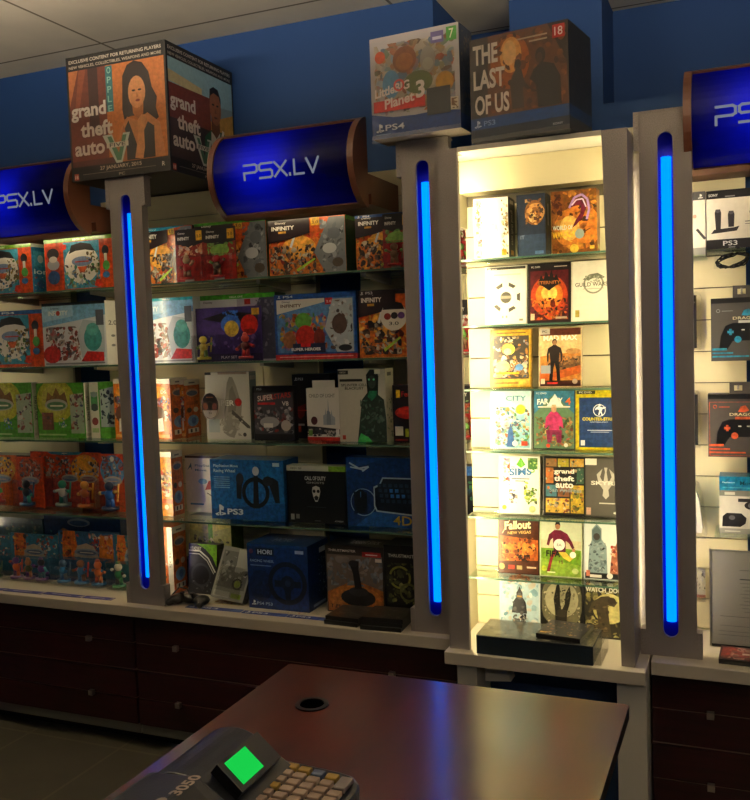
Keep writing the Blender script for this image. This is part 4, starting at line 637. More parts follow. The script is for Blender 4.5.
carton('skull_game_box','black game box with a white skull mask mark and pale green top strip','game box',None,2.85,287.5,346,466,RZ[3],.05,[('r',0,0,1,1,'#0d1013'),('r',0,.91,1,1,'#c9ccc0'),('r',.72,.91,1,1,'#7fae3a'),('t','XBOX 360',.06,.935,.20,.04,'#6a6a64'),('T','CALL OF DUTY',.31,.75,.36,.07,'#d8d8d4'),('t','GHOSTS',.34,.69,.30,.035,'#b9b9b4'),('p',[(.43,.56),(.44,.63),(.50,.655),(.56,.63),(.57,.56),(.55,.46),(.52,.38),(.48,.38),(.45,.46)],'#d2d2cc'),('e',.465,.56,.025,.03,'#0d1013'),('e',.535,.56,.025,.03,'#0d1013'),('p',[(.46,.46),(.50,.49),(.54,.46),(.52,.40),(.48,.40)],'#23262a'),('r',.34,.28,.66,.29,'#3a4046'),('r',.05,.05,.11,.15,'#a9a9a4'),('r',.14,.07,.20,.15,'#8a8a84'),('t','ACTIVISION',.80,.04,.14,.025,'#c9c9c4'),('r',.46,.04,.56,.05,'#6a6a6a')],[('r',0,0,1,1,'#0a0c0e'),('r',0,.91,1,1,'#8fae5a')],[('r',0,0,1,1,'#c9ccc0')],'#0d1013',yb=525)
kb = [('r',0,0,1,1,'#112f66'),('p',[(0,.8),(.5,1),(0,1)],'#1c458c'),('p',[(.3,.2),(.65,.35),(1,.1),(1,0),(.1,0)],'#1c4f94'),('k',.20,.35,.20,.012,'#8fa4b8'),('r',.085,.18,.25,.50,'#0c1a34'),('e',.17,.36,.075,.18,'#0f141c'),('l',[(.17,.5),(.17,.42)],.01,'#3a8ac8'),('p',[(.33,.30),(.36,.22),(1,.16),(1,.72),(.44,.72),(.40,.62),(.33,.58)],'#a4b4c0'),('p',[(.345,.31),(.37,.24),(1,.18),(1,.70),(.45,.70),(.41,.60),(.345,.56)],'#0e1626'),('l',[(.04,.92),(.16,.84),(.28,.87),(.20,.80)],.025,'#b4c4d8'),('l',[(.05,.86),(.22,.82)],.018,'#b4c4d8'),('t','4D',.56,.04,.22,.13,'#e0b43a')]
for r_ in range(4):
    for c_ in range(9): kb.append(('r',.38+.066*c_+.012*r_,.58-.075*r_,.42+.066*c_+.012*r_,.63-.075*r_,'#2f6fb4' if (r_,c_) in ((1,2),(1,3),(2,2),(2,3),(2,4)) else '#26384e'))
carton('keyboard_box','dark blue box picturing a gaming keyboard and mouse, beside the middle pillar','accessory box',None,2.845,347,430,458,RZ[3],.06,kb,None,None,'#0f2856',yb=528)
# worktop of bay B
carton('handheld_game_box','orange game box with a wide cream spine standing on the worktop','game box',Go,2.86,150,173,527,ZT,.09,[('r',0,0,1,1,'#d8702c'),('r',.78,0,1,1,'#e6dfc8'),('t','3DS',.83,.40,.1,.25,'#6a6a64',-90),('c',.45,.7,.05,'#e2b45a'),('n',.1,.2,.75,.6,14,.09,['#7a4a2c','#3a3330','#e6dcc8'],191)],orange_side(4),None,'#cf6a2c',yb=587)
Gh='headset packs stacked in the corner of the worktop'
carton('headset_pack','pale yellow-green headset pack lying at the rear of the pile','accessory pack',Gh,2.97,190,231,516,ZT+.115,.09,[('r',0,0,1,1,'#b9b87a'),('p',[(0,.7),(.4,.6),(1,.78),(1,1),(0,1)],'#d8cf7a'),('r',.45,.1,.56,.9,'#6fae2a'),('p',[(.1,.05),(.2,.5),(.45,.35),(.5,.05)],'#4a4a40'),('n',.1,.1,.95,.6,14,.12,['#8a8a7a','#d8d6b8','#3a3a34','#a9b04a'],192)],[('r',0,0,1,1,'#5a7a24')],None,'#8aa03a',yb=547)
boxp('display_riser', 'greyplast', None, -.13,-.0,0, .13,.10,.114, loc=(at(212,560,3.0).x,2.975,ZT)); tag(bpy.data.objects['display_riser'], 'low charcoal riser hidden behind the headset packs', 'riser')
def curved_pack(name, label, Y, xl, xr, yt, zb, dep, ops, col, lean, yb): 
    o = carton(name, label, 'accessory pack', Gh, Y, xl, xr, yt, zb, dep, ops, [('r',0,0,1,1,'#2a2c2a'),('r',.2,.1,.8,.9,'#4a4d48')], None, col, yb=yb); o.rotation_euler = lean; return o
curved_pack('headset_pack','black headset pack with a lime corner and curved white stripes',2.90,187,215,545,ZT,.05,[('r',0,0,1,1,'#23262a'),('p',[(.3,1),(1,1),(1,.55),(.85,.75),(.6,.90)],'#7fbe2a'),('l',[(0,.86),(.4,.86),(.7,.72),(.95,.45)],.03,'#e2e2d8'),('l',[(0,.80),(.38,.80),(.66,.67),(.9,.42)],.02,'#c9c9c0'),('t','HEADSET',.05,.88,.4,.06,'#e2e2d8'),('e',.5,.35,.26,.22,'#15171a'),('k',.45,.38,.24,.05,'#3a3d42'),('n',.1,.05,.9,.3,8,.08,['#4a4d52','#15171a','#6a6d70'],193)],'#23262a',(-.10,0,0),583)
curved_pack('headset_pack','clear-fronted silver headset pack leaning on the pile, with a lime ring badge',2.80,209,241,548,ZT+.02,.04,[('r',0,0,1,1,'#9a9c94'),('r',.06,.22,.94,.92,'#6f726c'),('n',.08,.25,.92,.90,18,.12,['#4a4d48','#b9bbb4','#8a8d86','#d2d3cc','#2c2e2c'],194),('p',[(.55,.55),(.9,.6),(.95,.98),(.5,.98)],'#c9cbc2'),('k',.70,.32,.11,.035,'#1c1e1c'),('c',.70,.32,.07,'#9fb83a'),('r',.05,.04,.55,.15,'#c4c6bc'),('r',.6,.05,.9,.14,'#8fae3a')],'#3a3d3a',(-.42,.12,0),592)
one('clear_front', 'blister', lambda b: b.box(-.05,-.012,.01,.05,-.004,.125), bpy.data.objects['headset_pack.002'])
# black game pad lying in front
gp = empty('game_pad', (at(191,602,2.775).x,2.775,ZT), 'black game pad lying at the front edge of the worktop', 'controller')
def pad(b):
    b.ball((0,0,.022), .052,.028,.018, n=14); 
    for s in (-1,1): b.ball((s*.052,-.008,.020), .032,.036,.019, n=12); b.tube((s*.055,-.015,.02),(s*.068,-.045,.013),.017, n=10, r2=.012); b.ball((s*.068,-.045,.0135), .012,.012,.0125, n=8)
one('pad_body', 'black', pad, gp, smooth=True)
for s in (-1,1): one('thumb_stick', 'greyplast', lambda b: (b.tube((s*.022,-.018,.03),(s*.022,-.022,.046),.005), b.tube((s*.022,-.022,.046),(s*.022,-.0225,.050),.009)), gp)
one('cable', 'black', lambda b: b.polytube([(-.02,.026,.024),(-.05,.05,.04),(-.085,.05,.045),(-.10,.02,.02),(-.095,-.01,.004)], .003), gp, smooth=True)
# wheel box and neighbours
wheel = [('k',.66,.42,.33,.075,'#0c1222'),('r',.45,.36,.88,.46,'#10182c'),('c',.665,.42,.12,'#141d34'),('p',[(.60,.42),(.63,.12),(.70,.12),(.73,.42)],'#10182c'),('c',.665,.42,.05,'#243250')]
carton('wheel_box','dark blue box picturing a racing wheel, standing on the worktop','accessory box',None,2.80,248,308,545,ZT,.17,[('r',0,0,1,1,'#102f6c'),('r',0,.96,1,1,'#16407f'),('c',.07,.88,.035,'#8a3a5a'),('T','HORI',.17,.84,.26,.08,'#f0f2f6'),('r',.15,.82,.45,.94,'#0e1a34'),('T','HORI',.18,.845,.24,.07,'#f0f2f6'),('t','RACING WHEEL',.05,.72,.40,.04,'#b9c8e0'),('r',.05,.66,.4,.675,'#7f98c4'),('e',.22,.36,.20,.24,'#0f2450'),('n',.05,.2,.4,.5,8,.1,['#0c1c40','#122a5c'],195)]+wheel+[('s',.05,.05,.075,'#dfe6f0'),('t','PS4 PS3',.14,.06,.26,.045,'#a9bcdc'),('r',.80,.88,.94,.93,'#c9d4e4')],[('r',0,0,1,1,'#10295c'),('r',.55,.82,.85,.9,'#c9d4e4')]+[('n',.5,.2+.12*i,.95,.28+.12*i,5,.04,['#c9d4e4','#5a6a8a','#0c1222'],196+i) for i in range(5)]+[('r',.2,.04,.8,.08,'#8fa4cc')],[('r',0,0,1,1,'#1a4488'),('T','HORI',.3,.3,.3,.3,'#8fa4cc')],'#14377c',yb=606)
joy = [('r',0,0,1,1,'#2a2625'),('r',.02,.02,.98,.86,'#6a5f58'),('p',[(.02,.30),(.5,.5),(.98,.36),(.98,.02),(.02,.02)],'#a8652c'),('n',.02,.40,.98,.84,26,.12,['#5a6470','#7d8894','#4a4f58','#8a7f78'],201),('e',.5,.22,.46,.20,'#c47a34'),('e',.55,.24,.30,.13,'#1c1c1f'),('e',.56,.33,.17,.07,'#2c2c30'),('p',[(.50,.36),(.47,.60),(.42,.72),(.46,.79),(.58,.78),(.57,.66),(.62,.38)],'#17171a'),('e',.48,.74,.08,.05,'#26262a'),('t','THRUSTMASTER',.05,.905,.48,.035,'#d8d4d0'),('r',.64,.85,.96,.92,'#b8282a'),('r',0.700,0.874,0.900,0.889,'#f0e0e0'),('r',.86,.78,.97,.83,'#e0d8cc'),('t','T.Flight',.06,.05,.34,.07,'#17171a'),('t','STICK X',.44,.05,.36,.055,'#e8e2da')]
carton('joystick_box','dark box picturing a flight joystick over an orange ground','accessory box',None,2.84,326.5,384,546,ZT,.12,joy,[('r',0,0,1,1,'#1a1817'),('r',0,.86,1,1,'#2a2625')],[('r',0,0,1,1,'#23201f'),('t','T.FLIGHT STICK',.35,.3,.5,.35,'#c9c4c0')],'#23201f',yb=607)
carton('headset_box','black box picturing a yellow-green glowing headset, beside the middle pillar','accessory box',None,2.84,384.5,428,546,ZT,.12,[('r',0,0,1,1,'#121314'),('r',0,.82,1,.90,'#1c1e20'),('t','THRUSTMASTER',.10,.835,.7,.045,'#c9c9c4'),('k',.36,.56,.16,.03,'#8a8a3a'),('n',.05,.2,.8,.76,22,.09,['#5a5c34','#2c2e24','#9a9a54','#1a1b1a','#3a3c30'],205),('k',.55,.36,.13,.03,'#6a6a3a'),('r',0.200,0.055,0.600,0.082,'#c9c94a')],[('r',0,0,1,1,'#0d0e0f')],None,'#121314',yb=608)
def flat_case(name, label, group, corners, zb, th, ops, col, mat='print_gloss'):
    """thin case lying flat: near-left corner, near-right corner and depth on the plane z = zb"""
    A, B, dep = corners; A, B = Vector(A), Vector(B); W = (B-A).length
    b = MB(); b.box(0,0,0, W,dep,th, col); o = b.build(name, mat, None, loc=(A.x,A.y,zb), bevel=.0015); o.rotation_euler.z = math.atan2(B.y-A.y,B.x-A.x); tag(o, label, 'game case', group)
    if ops: b = MB(); draw(b, (0,0,th), (1,0,0), (0,1,0), W, dep, ops); b.build('cover', mat, o)
    return o
Gd='black game cases lying on the worktop'
def onz(px_, py_, z):
    d = at(px_, py_, 1) - Vector((0,0,CZ)); return d*((z-CZ)/d.z) + Vector((0,0,CZ))
dkop = lambda sd: [('r',.02,.02,.98,.98,'#23211f'),('n',.05,.05,.95,.95,16,.2,['#34312d','#191816','#565048','#3a2c26'],sd)]
def stack(pl, pr, n, dep, words, where):
    for k in range(n):
        A = onz(*pl, ZT); B = onz(*pr, ZT); j = Vector((.004*((k*7)%3-1), .003*(k%2), 0))
        flat_case('flat_game_case', f'{words[k]} black game case of the stack {where}', Gd, (A+j, B+j, dep), ZT+.0151*k, .0145, dkop(211+k+n), '#161616')
stack((325,624), (358,628), 2, .16, ('lower','upper'), 'lying before the joystick box')
stack((361,629.5), (402,633), 3, .13, ('bottom','middle','topmost'), 'beside the foot of the middle lit pillar')
# ------------------------------------------------------------------ price strips on the worktop
def strip(label, p0, p1, zt, ops, col='#2c3f8a', w=.03):
    A = at(p0[0],p0[1],1); B = at(p1[0],p1[1],1); z = zt
    def onz(p):
        d = at(p[0],p[1],1) - Vector((0,0,CZ)); return d*((z-CZ)/d.z) + Vector((0,0,CZ))
    A, B = onz(p0), onz(p1); L = (B-A).length
    b = MB(); b.box(0,0,0, L,w,.0012, col); o = b.build('price_strip', 'print_matte', None, loc=(A.x,A.y,zt)); o.rotation_euler.z = math.atan2(B.y-A.y,B.x-A.x)
    tag(o, label, 'price strip', 'price strips on the worktop')
    b = MB(); draw(b, (0,0,.0012), (1,0,0), (0,1,0), L, w, ops, .0003); b.build('print', 'print_matte', o)
sk = [('p',[(0,0),(.9,0),(1,.5),(1,1),(.1,1)],'#3a3a8a'),('r',0.200,0.412,0.700,0.615,'#a9a4c4'),('p',[(.88,0),(1,.4),(1,1)],'#c9b8b4')]
strip('purple price strip nearest the frame edge on the worktop', (-22,590.5), (5,590.5), ZT, sk, '#3a3a7a')
strip('purple price strip under the blue pack with purple toy bases', (3,591), (41,594.5), ZT, sk, '#3a3a7a')
strip('purple price strip between two blue toy packs', (42,594), (80,598), ZT, sk, '#3a3a7a')
strip('purple price strip beside the foot of the first lit pillar', (82,598), (111,600.5), ZT, sk, '#3a3a7a')
ps = lambda t: [('s',.06,.2,.65,'#e4e6ee'),('t',t,.22,.25,.35,.5,'#e4e6ee'),('p',[(.80,0),(.9,1),(1,1),(1,0)],'#4a64a8')]
strip('blue price strip in front of the black game pad', (185,607.5), (240,612.5), ZT, ps('PS3'))
strip('blue price strip in front of the racing wheel box', (241,613), (285,617), ZT, ps('PS3'))
strip('blue price strip beside the flat black game cases', (286,617), (326,621), ZT, ps('PS3'))
strip('pale price strip with red print beneath the silver headset pack', (208,604), (247,606), ZT, [('r',0,0,1,1,'#c9bf9a'),('n',.1,.1,.9,.9,12,.4,['#a93a2c','#d8d0b4','#b08a4a'],221)], '#c9bf9a', .05)
strip('pale price strip with red print in front of the racing wheel box', (262,612), (318,616), ZT, [('r',0,0,1,1,'#c4bba4'),('n',.1,.1,.9,.9,14,.4,['#a94a3c','#d8d0bc','#b0987a'],222)], '#c4bba4', .022)
# ------------------------------------------------------------------ central cabinet: game cases
Gg = 'game cases in the bright central cabinet'
def big(name, label, Y, xl, xr, yt, dep, front, side, col, yb):
    return carton(name, label, 'game box', 'big game boxes on the top shelf of the bright cabinet', Y, xl, xr, yt, CZS[0], dep, front, side, None, col, yb=yb)
big('big_game_box','white big game box with comic-like edge panels and a black spine',2.745,474,508.5,198,.085,[('r',0,0,1,1,'#e2dfd6'),('r',.02,.02,.22,.98,'#b9a88c'),('n',.02,.02,.24,.98,18,.09,['#8a3a2c','#d8a03a','#3a5a7a','#e0d0b0','#5a3a4a'],301),('n',.80,.02,.99,.98,14,.08,['#8a7a3a','#3a3a2c','#c9a04a','#d8d0b8'],302),('r',.80,.04,.93,.14,'#e0b02c'),('t','GTA',.40,.45,.3,.12,'#c9c4b8')],[('r',0,0,1,1,'#17150f'),('t','grand theft auto',.30,.22,.42,.58,'#e2dccb',-90),('r',.3,.05,.7,.13,'#e0a82c'),('r',.25,.90,.75,.96,'#c9c4b8')],'#17150f',258)
big('big_game_box','dark blue big game box with a curled golden creature',2.76,517,545.5,194,.08,[('r',0,0,1,1,'#232c3c'),('r',0,0,1,.35,'#34445c'),('e',.62,.70,.34,.20,'#8a5a2c'),('k',.66,.70,.15,.06,'#d8a05a'),('e',.55,.62,.12,.08,'#e8c88a'),('n',.3,.5,.95,.92,14,.08,['#c98a3c','#6a3a1c','#3a2c2c','#e0b070'],303),('t','IT',.12,.28,.14,.06,'#8a93a4'),('r',.62,.03,.92,.08,'#5a7aa4')],[('r',0,0,1,1,'#2c3444'),('r',.4,.5,.6,.85,'#b9b4c4'),('r',.2,.04,.8,.09,'#4a6a94')],'#232c3c',257)
big('big_game_box','wide amber big game box with a purple crested serpent and gold title',2.75,551.5,597,190,.055,[('r',0,0,1,1,'#7a4a1c'),('e',.6,.4,.55,.35,'#c9782c'),('n',0,0,1,1,30,.12,['#a9662c','#5a3414','#e09a3c','#8a5220','#3a2414'],304),('e',.40,.40,.22,.2,'#e8b45a'),('p',[(.46,.40),(.56,.45),(.70,.56),(.78,.72),(.72,.84),(.58,.86),(.45,.78),(.42,.72),(.56,.76),(.66,.74),(.64,.62),(.54,.52)],'#6a1c34'),('l',[(.40,.72),(.52,.88),(.68,.92),(.80,.84),(.84,.68),(.78,.52)],.035,'#a98ac4'),('l',[(.46,.76),(.56,.84),(.70,.85),(.77,.72)],.02,'#d8c4e0'),('c',.50,.07,.07,'#f0c84a'),('t','WORLD OF',.03,.38,.44,.07,'#c9d8d4'),('T','WARCRAFT',.02,.25,.55,.10,'#f0c23a'),('e',.62,.30,.10,.08,'#8a9a94'),('r',.84,.05,.94,.10,'#e0b84a'),('n',.0,.6,.25,.95,8,.1,['#3a1c14','#5a2c1c'],305)],[('r',0,0,1,1,'#9a5a20'),('r',.2,.05,.8,.12,'#e0c04a')],'#7a4a1c',256)
def case(label, xl, yt, row, ops, col='#1b1b1c', w=.136, yb=None, clearcol=None):
    yb = yb or yt+57; zb = CZS[row]; Y = 2.822; lean = .11; H = .19
    X0 = at(xl, (yt+yb)/2, Y+.012).x
    b = MB(); b.box(0,.0006,0, w,.0145,H, col); b.box(-.0012,.002,-.0005+.001, 0,.0125,H, col)
    o = b.build('game_case', 'print_gloss', None, loc=(X0,Y,zb+.0005), bevel=.0012); o.rotation_euler.x = -lean; tag(o, label, 'game case', Gg)
    b = MB(); draw(b, (.004,.0006,.003), (1,0,0), (0,0,1), w-.008, H-.006, ops, .0002, .00002); b.build('cover', 'print_gloss', o)
    return o
pc = lambda c='#e8e4dc': [('t','PC DVD',.05,.945,.22,.03,c)]
case('white game case with a ring of dark wedges around a small globe',485.5,266,1,[('r',0,0,1,1,'#e6e2d2'),('r',0,.955,1,1,'#3a3830')]+pc()+[('r',0.180,0.852,0.880,0.875,'#c9c4b0'),('c',.5,.46,.10,'#4a483c'),('r',.36,.44,.64,.49,'#8a8674')]+[('p',[(.5+.38*math.cos(a+d)*r_,.46+.27*math.sin(a+d)*r_) for d, r_ in ((-.28,1),(.28,1),(.24,.76),(-.24,.76))],'#3f3c30') for a in (0,1.1,2.1,4.0,5.2)]+[('r',.40,.10,.44,.14,'#8a8674'),('r',.50,.10,.54,.14,'#8a8674'),('r',.84,.04,.94,.08,'#8a8674')],'#d8d4c4',yb=323)
case('black and magma-orange game case with a jagged dark emblem',528,264,1,[('r',0,0,1,1,'#1c1414'),('r',0,.90,1,1,'#141114')]+pc()+[('r',0.620,0.947,0.940,0.961,'#d8d0c4'),('r',.03,.03,.97,.89,'#5a1a20'),('e',.5,.45,.46,.36,'#b8401c'),('e',.5,.47,.34,.24,'#e8822c'),('e',.5,.50,.2,.14,'#f8c860'),('n',.04,.04,.96,.42,30,.09,['#3a1014','#7a2414','#c8501c','#1c0c10','#e08a34'],311),('p',[(.20,.66),(.26,.74),(.30,.82),(.36,.74),(.42,.88),(.50,.78),(.56,.90),(.62,.76),(.68,.82),(.74,.72),(.80,.66),(.66,.62),(.5,.54),(.34,.62)],'#15110f'),('T','ETERNITY',.22,.655,.56,.055,'#b9743a'),('r',.04,.04,.14,.15,'#e0c8a0'),('r',.66,.05,.94,.085,'#b9a890')],yb=320)
case('cream game case with a grey dragon-ring emblem over a wide title',571.5,261,1,[('r',0,0,1,1,'#e4e0d0'),('k',.5,.62,.17,.028,'#8a8c78'),('p',[(.24,.70),(.40,.78),(.60,.80),(.78,.72),(.68,.70),(.52,.72),(.36,.68)],'#6f7260'),('n',.3,.64,.72,.76,10,.05,['#7d8070','#a9ab98'],312),('t','GUILD WARS 2',.06,.575,.88,.07,'#5a5c50'),('r',.25,.53,.75,.54,'#a9a898'),('r',.06,.06,.16,.18,'#b9a84a')],'#d8d4c0',yb=318)
case('yellow-edged game case with a busy collage of round yellow and white shapes',490.5,330,2,[('r',0,0,1,1,'#c9a02c'),('r',0.120,0.940,0.880,0.958,'#6a4a14'),('r',.04,.14,.96,.90,'#3a3430'),('n',.04,.16,.96,.88,44,.11,['#e0b46a','#d8d2c4','#23262c','#8a6a44','#4a6a94','#c9873a','#1c1a1c'],321),('e',.44,.66,.17,.10,'#e8d05a'),('e',.42,.62,.10,.06,'#f0d8a8'),('e',.72,.34,.10,.06,'#5a8ac0'),('e',.30,.36,.18,.10,'#e0c090'),('r',0.120,0.220,0.720,0.256,'#e8b82c'),('r',.02,.02,.98,.13,'#d8b04a'),('r',.08,.05,.7,.08,'#8a6a24')],'#8a6a1c',yb=386)
case('sand-coloured desert game case with a dark standing man',539,328,2,[('r',0,0,1,1,'#c9843a'),('p',[(0,.52),(1,.60),(1,1),(0,1)],'#e0bc84'),('r',0,.88,1,1,'#5a2c20'),('r',0,.90,.24,1,'#b8b0a4'),('t','PC',.05,.93,.12,.04,'#3a3a3a'),('T','MAD MAX',.08,.79,.84,.09,'#f4ecdc'),('e',.82,.60,.18,.05,'#b98a54'),('p',[(.40,.40),(1,.52),(1,.28),(.42,.24)],'#6a4a30'),('n',.42,.22,.98,.52,20,.08,['#3a2c22','#8a6440','#b98a5a','#23201e'],322),('p',[(0,.05),(1,.22),(1,.36),(.2,.22),(0,.24)],'#b85a24'),('r',0,0,1,.10,'#3a1c14'),('f',.36,.10,.72,'#a97a54','#2a2220','#1c1816','#23180f'),('l',[(.24,.40),(.14,.28)],.02,'#1c1816'),('r',.02,.22,.26,.36,'#8a8f94'),('r',.02,.04,.12,.13,'#d8c4a8'),('r',.18,.04,.44,.07,'#b8302a'),('c',.86,.08,.045,'#a9988a')],'#c9b48a',yb=384)
case('bright blue and green game case with a city-like tangle and yellow burst',490.5,392,3,[('r',0,0,1,1,'#8fc4d4'),('p',[(0,.5),(1,.62),(1,1),(0,1)],'#b9dce0'),('n',.1,.04,.98,.72,60,.09,['#3a6a94','#5a9a5a','#d8d2b8','#2c4a6a','#8ab04a','#c9743a','#7aa9c4','#3a3a44'],331),('c',.76,.68,.085,'#e8c83a'),('t','CITY',.38,.83,.52,.09,'#5a8aa4'),('p',[(.40,.02),(.44,.30),(.50,.44),(.56,.30),(.62,.02)],'#2c5a94'),('l',[(.2,.56),(.9,.44)],.015,'#d8d8d0'),('l',[(.3,.30),(.9,.52)],.012,'#5a5a54'),('c',.62,.08,.05,'#d8d8d8'),('r',.78,.04,.94,.12,'#c8452c')],'#c9d4d4',yb=447)
case('green mountain game case with a seated man in a magenta jacket',533,392,3,[('r',0,0,1,1,'#5a7a5c'),('p',[(0,.6),(.5,.95),(1,.6),(1,1),(0,1)],'#3a7a9a'),('p',[(.30,.72),(.52,.95),(.75,.72)],'#d8e0e0'),('t','PC DVD',.05,.945,.26,.03,'#e8e4dc'),('n',.02,.04,.98,.55,40,.10,['#8a7a44','#3a4a2c','#5a5a34','#b9a86a','#2c2a20','#a95a4a'],332),('T','FAR CRY',.08,.76,.64,.10,'#f4f0e8',3),('t','4',.78,.76,.14,.12,'#e06a2c'),('r',.1,.71,.9,.735,'#d8d4c4'),('p',[(.28,.34),(.30,.54),(.42,.64),(.58,.64),(.70,.54),(.74,.34),(.64,.40),(.62,.30),(.40,.30),(.38,.40)],'#b83a6a'),('p',[(.34,.10),(.30,.32),(.70,.32),(.68,.10),(.58,.10),(.54,.24),(.46,.24),(.44,.10)],'#7a2a4a'),('e',.50,.68,.065,.055,'#c99a74'),('p',[(.43,.70),(.45,.76),(.55,.76),(.57,.70),(.5,.73)],'#c9b48a'),('c',.36,.05,.035,'#c8452c'),('c',.80,.06,.035,'#d8d8d0')],'#1c2420',yb=448)
case('navy game case with yellow border and a round white soldier badge',575.5,391,3,[('r',0,0,1,1,'#c9b81c'),('r',0,.94,.45,1,'#3a3a1c'),('t','PC DVD',.06,.955,.3,.03,'#e8e4dc'),('r',.06,.03,1,.88,'#28406e'),('k',.55,.66,.105,.012,'#e8ecf0'),('p',[(.52,.58),(.55,.66),(.50,.68),(.44,.66),(.46,.70),(.53,.735),(.62,.71),(.70,.72),(.70,.70),(.62,.68),(.60,.64),(.64,.57),(.61,.57),(.57,.63),(.55,.58)],'#e8ecf0'),('e',.555,.75,.03,.02,'#e8ecf0'),('T','COUNTER-STRIKE',.14,.485,.82,.055,'#e0cc2c'),('t','ANTHOLOGY',.32,.45,.44,.02,'#b9c4d8'),('r',.26,.315,.86,.325,'#d8dce4'),('r',.34,.285,.78,.295,'#b9c4d8'),('r',.10,.06,.20,.15,'#d8dce4')],'#b8a81c',yb=450)
case('white game case with a green diamond mark and scattered green shapes',499,457,4,[('r',0,0,1,1,'#e4e4d8'),('p',[(.54,.99),(.66,.86),(.54,.80),(.42,.86)],'#5aa42c'),('p',[(.54,.99),(.60,.86),(.54,.80)],'#7fc44a'),('t','THE',.28,.80,.10,.03,'#3a6a94'),('T','SIMS',.24,.66,.58,.13,'#2f6aa4',3),('t','3',.80,.72,.10,.12,'#5aa42c'),('r',.72,.78,.97,.98,'#4a7a3a'),('n',.72,.78,.97,.98,8,.05,['#2c5a2c','#a9c46a'],341),('r',.30,.60,.76,.62,'#5a6a7a'),('r',.40,.56,.66,.58,'#5a6a7a'),('n',.62,.16,.96,.56,16,.08,['#6a9a2c','#3a5a2c','#b9c45a','#4a4a3a'],342),('n',.08,.50,.26,.97,9,.08,['#a95a3a','#c9b49a','#6a6a9a'],343),('n',.24,.18,.46,.42,9,.07,['#5a5a6a','#a99a8a','#3a3a44'],344),('c',.12,.10,.04,'#9ac43a'),('c',.84,.08,.06,'#b9c48a')],'#c9c8bc',yb=512)
case('dark panelled game case of colour tiles with pale three-line title',543.5,457,4,[('r',0,0,1,1,'#17181a')]+[('r',a,b_,c_,d_,k_) for a,b_,c_,d_,k_ in ((.03,.84,.30,.98,'#8a6a44'),(.33,.84,.60,.98,'#b9a83a'),(.63,.84,.97,.98,'#c9a04a'),(.03,.55,.22,.82,'#b9743a'),(.80,.55,.97,.82,'#3a5a4a'),(.03,.32,.30,.52,'#4a7a8a'),(.33,.32,.62,.52,'#8a5a3a'),(.65,.04,.97,.52,'#c9a83a'),(.03,.04,.62,.29,'#d8b04a'))]+[('n',.03,.04,.62,.29,12,.07,['#3a4a3a','#8a3a2c','#c9c4b0'],345),('n',.65,.05,.97,.5,12,.08,['#3a3a2c','#7a8a3a','#a9743a'],346),('n',.03,.32,.97,.98,22,.06,['#5a3a2c','#a9b49a','#c8703a','#2c3a3a'],347),('T','grand',.24,.70,.50,.10,'#eceae0'),('T','theft',.24,.59,.50,.09,'#eceae0'),('T','auto',.28,.47,.44,.10,'#eceae0'),('t','San Andreas',.12,.40,.80,.07,'#8a9aa4')],yb=512)
case('charcoal game case with a pale winged dragon emblem and thin title',584,461,4,[('r',0,0,1,1,'#45433f'),('r',.02,.02,.98,.98,'#55524c'),('r',0,.88,.28,.99,'#e4e2d8'),('p',[(.5,.30),(.42,.36),(.44,.46),(.32,.58),(.28,.72),(.42,.82),(.36,.68),(.44,.58),(.48,.76),(.46,.84),(.54,.84),(.52,.76),(.56,.58),(.64,.68),(.58,.82),(.72,.72),(.68,.58),(.56,.46),(.58,.36)],'#b4b0a8'),('T','SKYRIM',.14,.54,.78,.07,'#d8d4cc'),('r',.34,.22,.78,.24,'#c4c0b8'),('r',.03,.03,.14,.15,'#c9a08a'),('e',.78,.07,.10,.025,'#e0ded6')],'#2c2b29',yb=517)
case('brown wasteland game case with ragged cream title on top',498.5,522,5,[('r',0,0,1,1,'#4a2414'),('p',[(0,.2),(1,.24),(1,.60),(0,.66)],'#a9561c'),('e',.5,.42,.42,.14,'#c9782c'),('n',.04,.22,.96,.64,34,.08,['#7a3a14','#e09a4a','#5a2810','#3a1a0c','#b8642a'],351),('l',[(.08,.70),(.30,.98)],.012,'#d8b48a'),('T','Fallout',.14,.76,.68,.15,'#ecdcae',5),('t','NEW VEGAS',.22,.68,.60,.05,'#d8b06a',5),('n',.4,.2,.8,.34,10,.06,['#23120a','#3a1c10'],352),('c',.07,.11,.055,'#c99a5a'),('r',.24,.07,.40,.14,'#b83a24'),('r',.46,.07,.60,.14,'#a99a6a'),('r',.72,.10,.96,.13,'#c9b49a')],'#2c160d',yb=573)
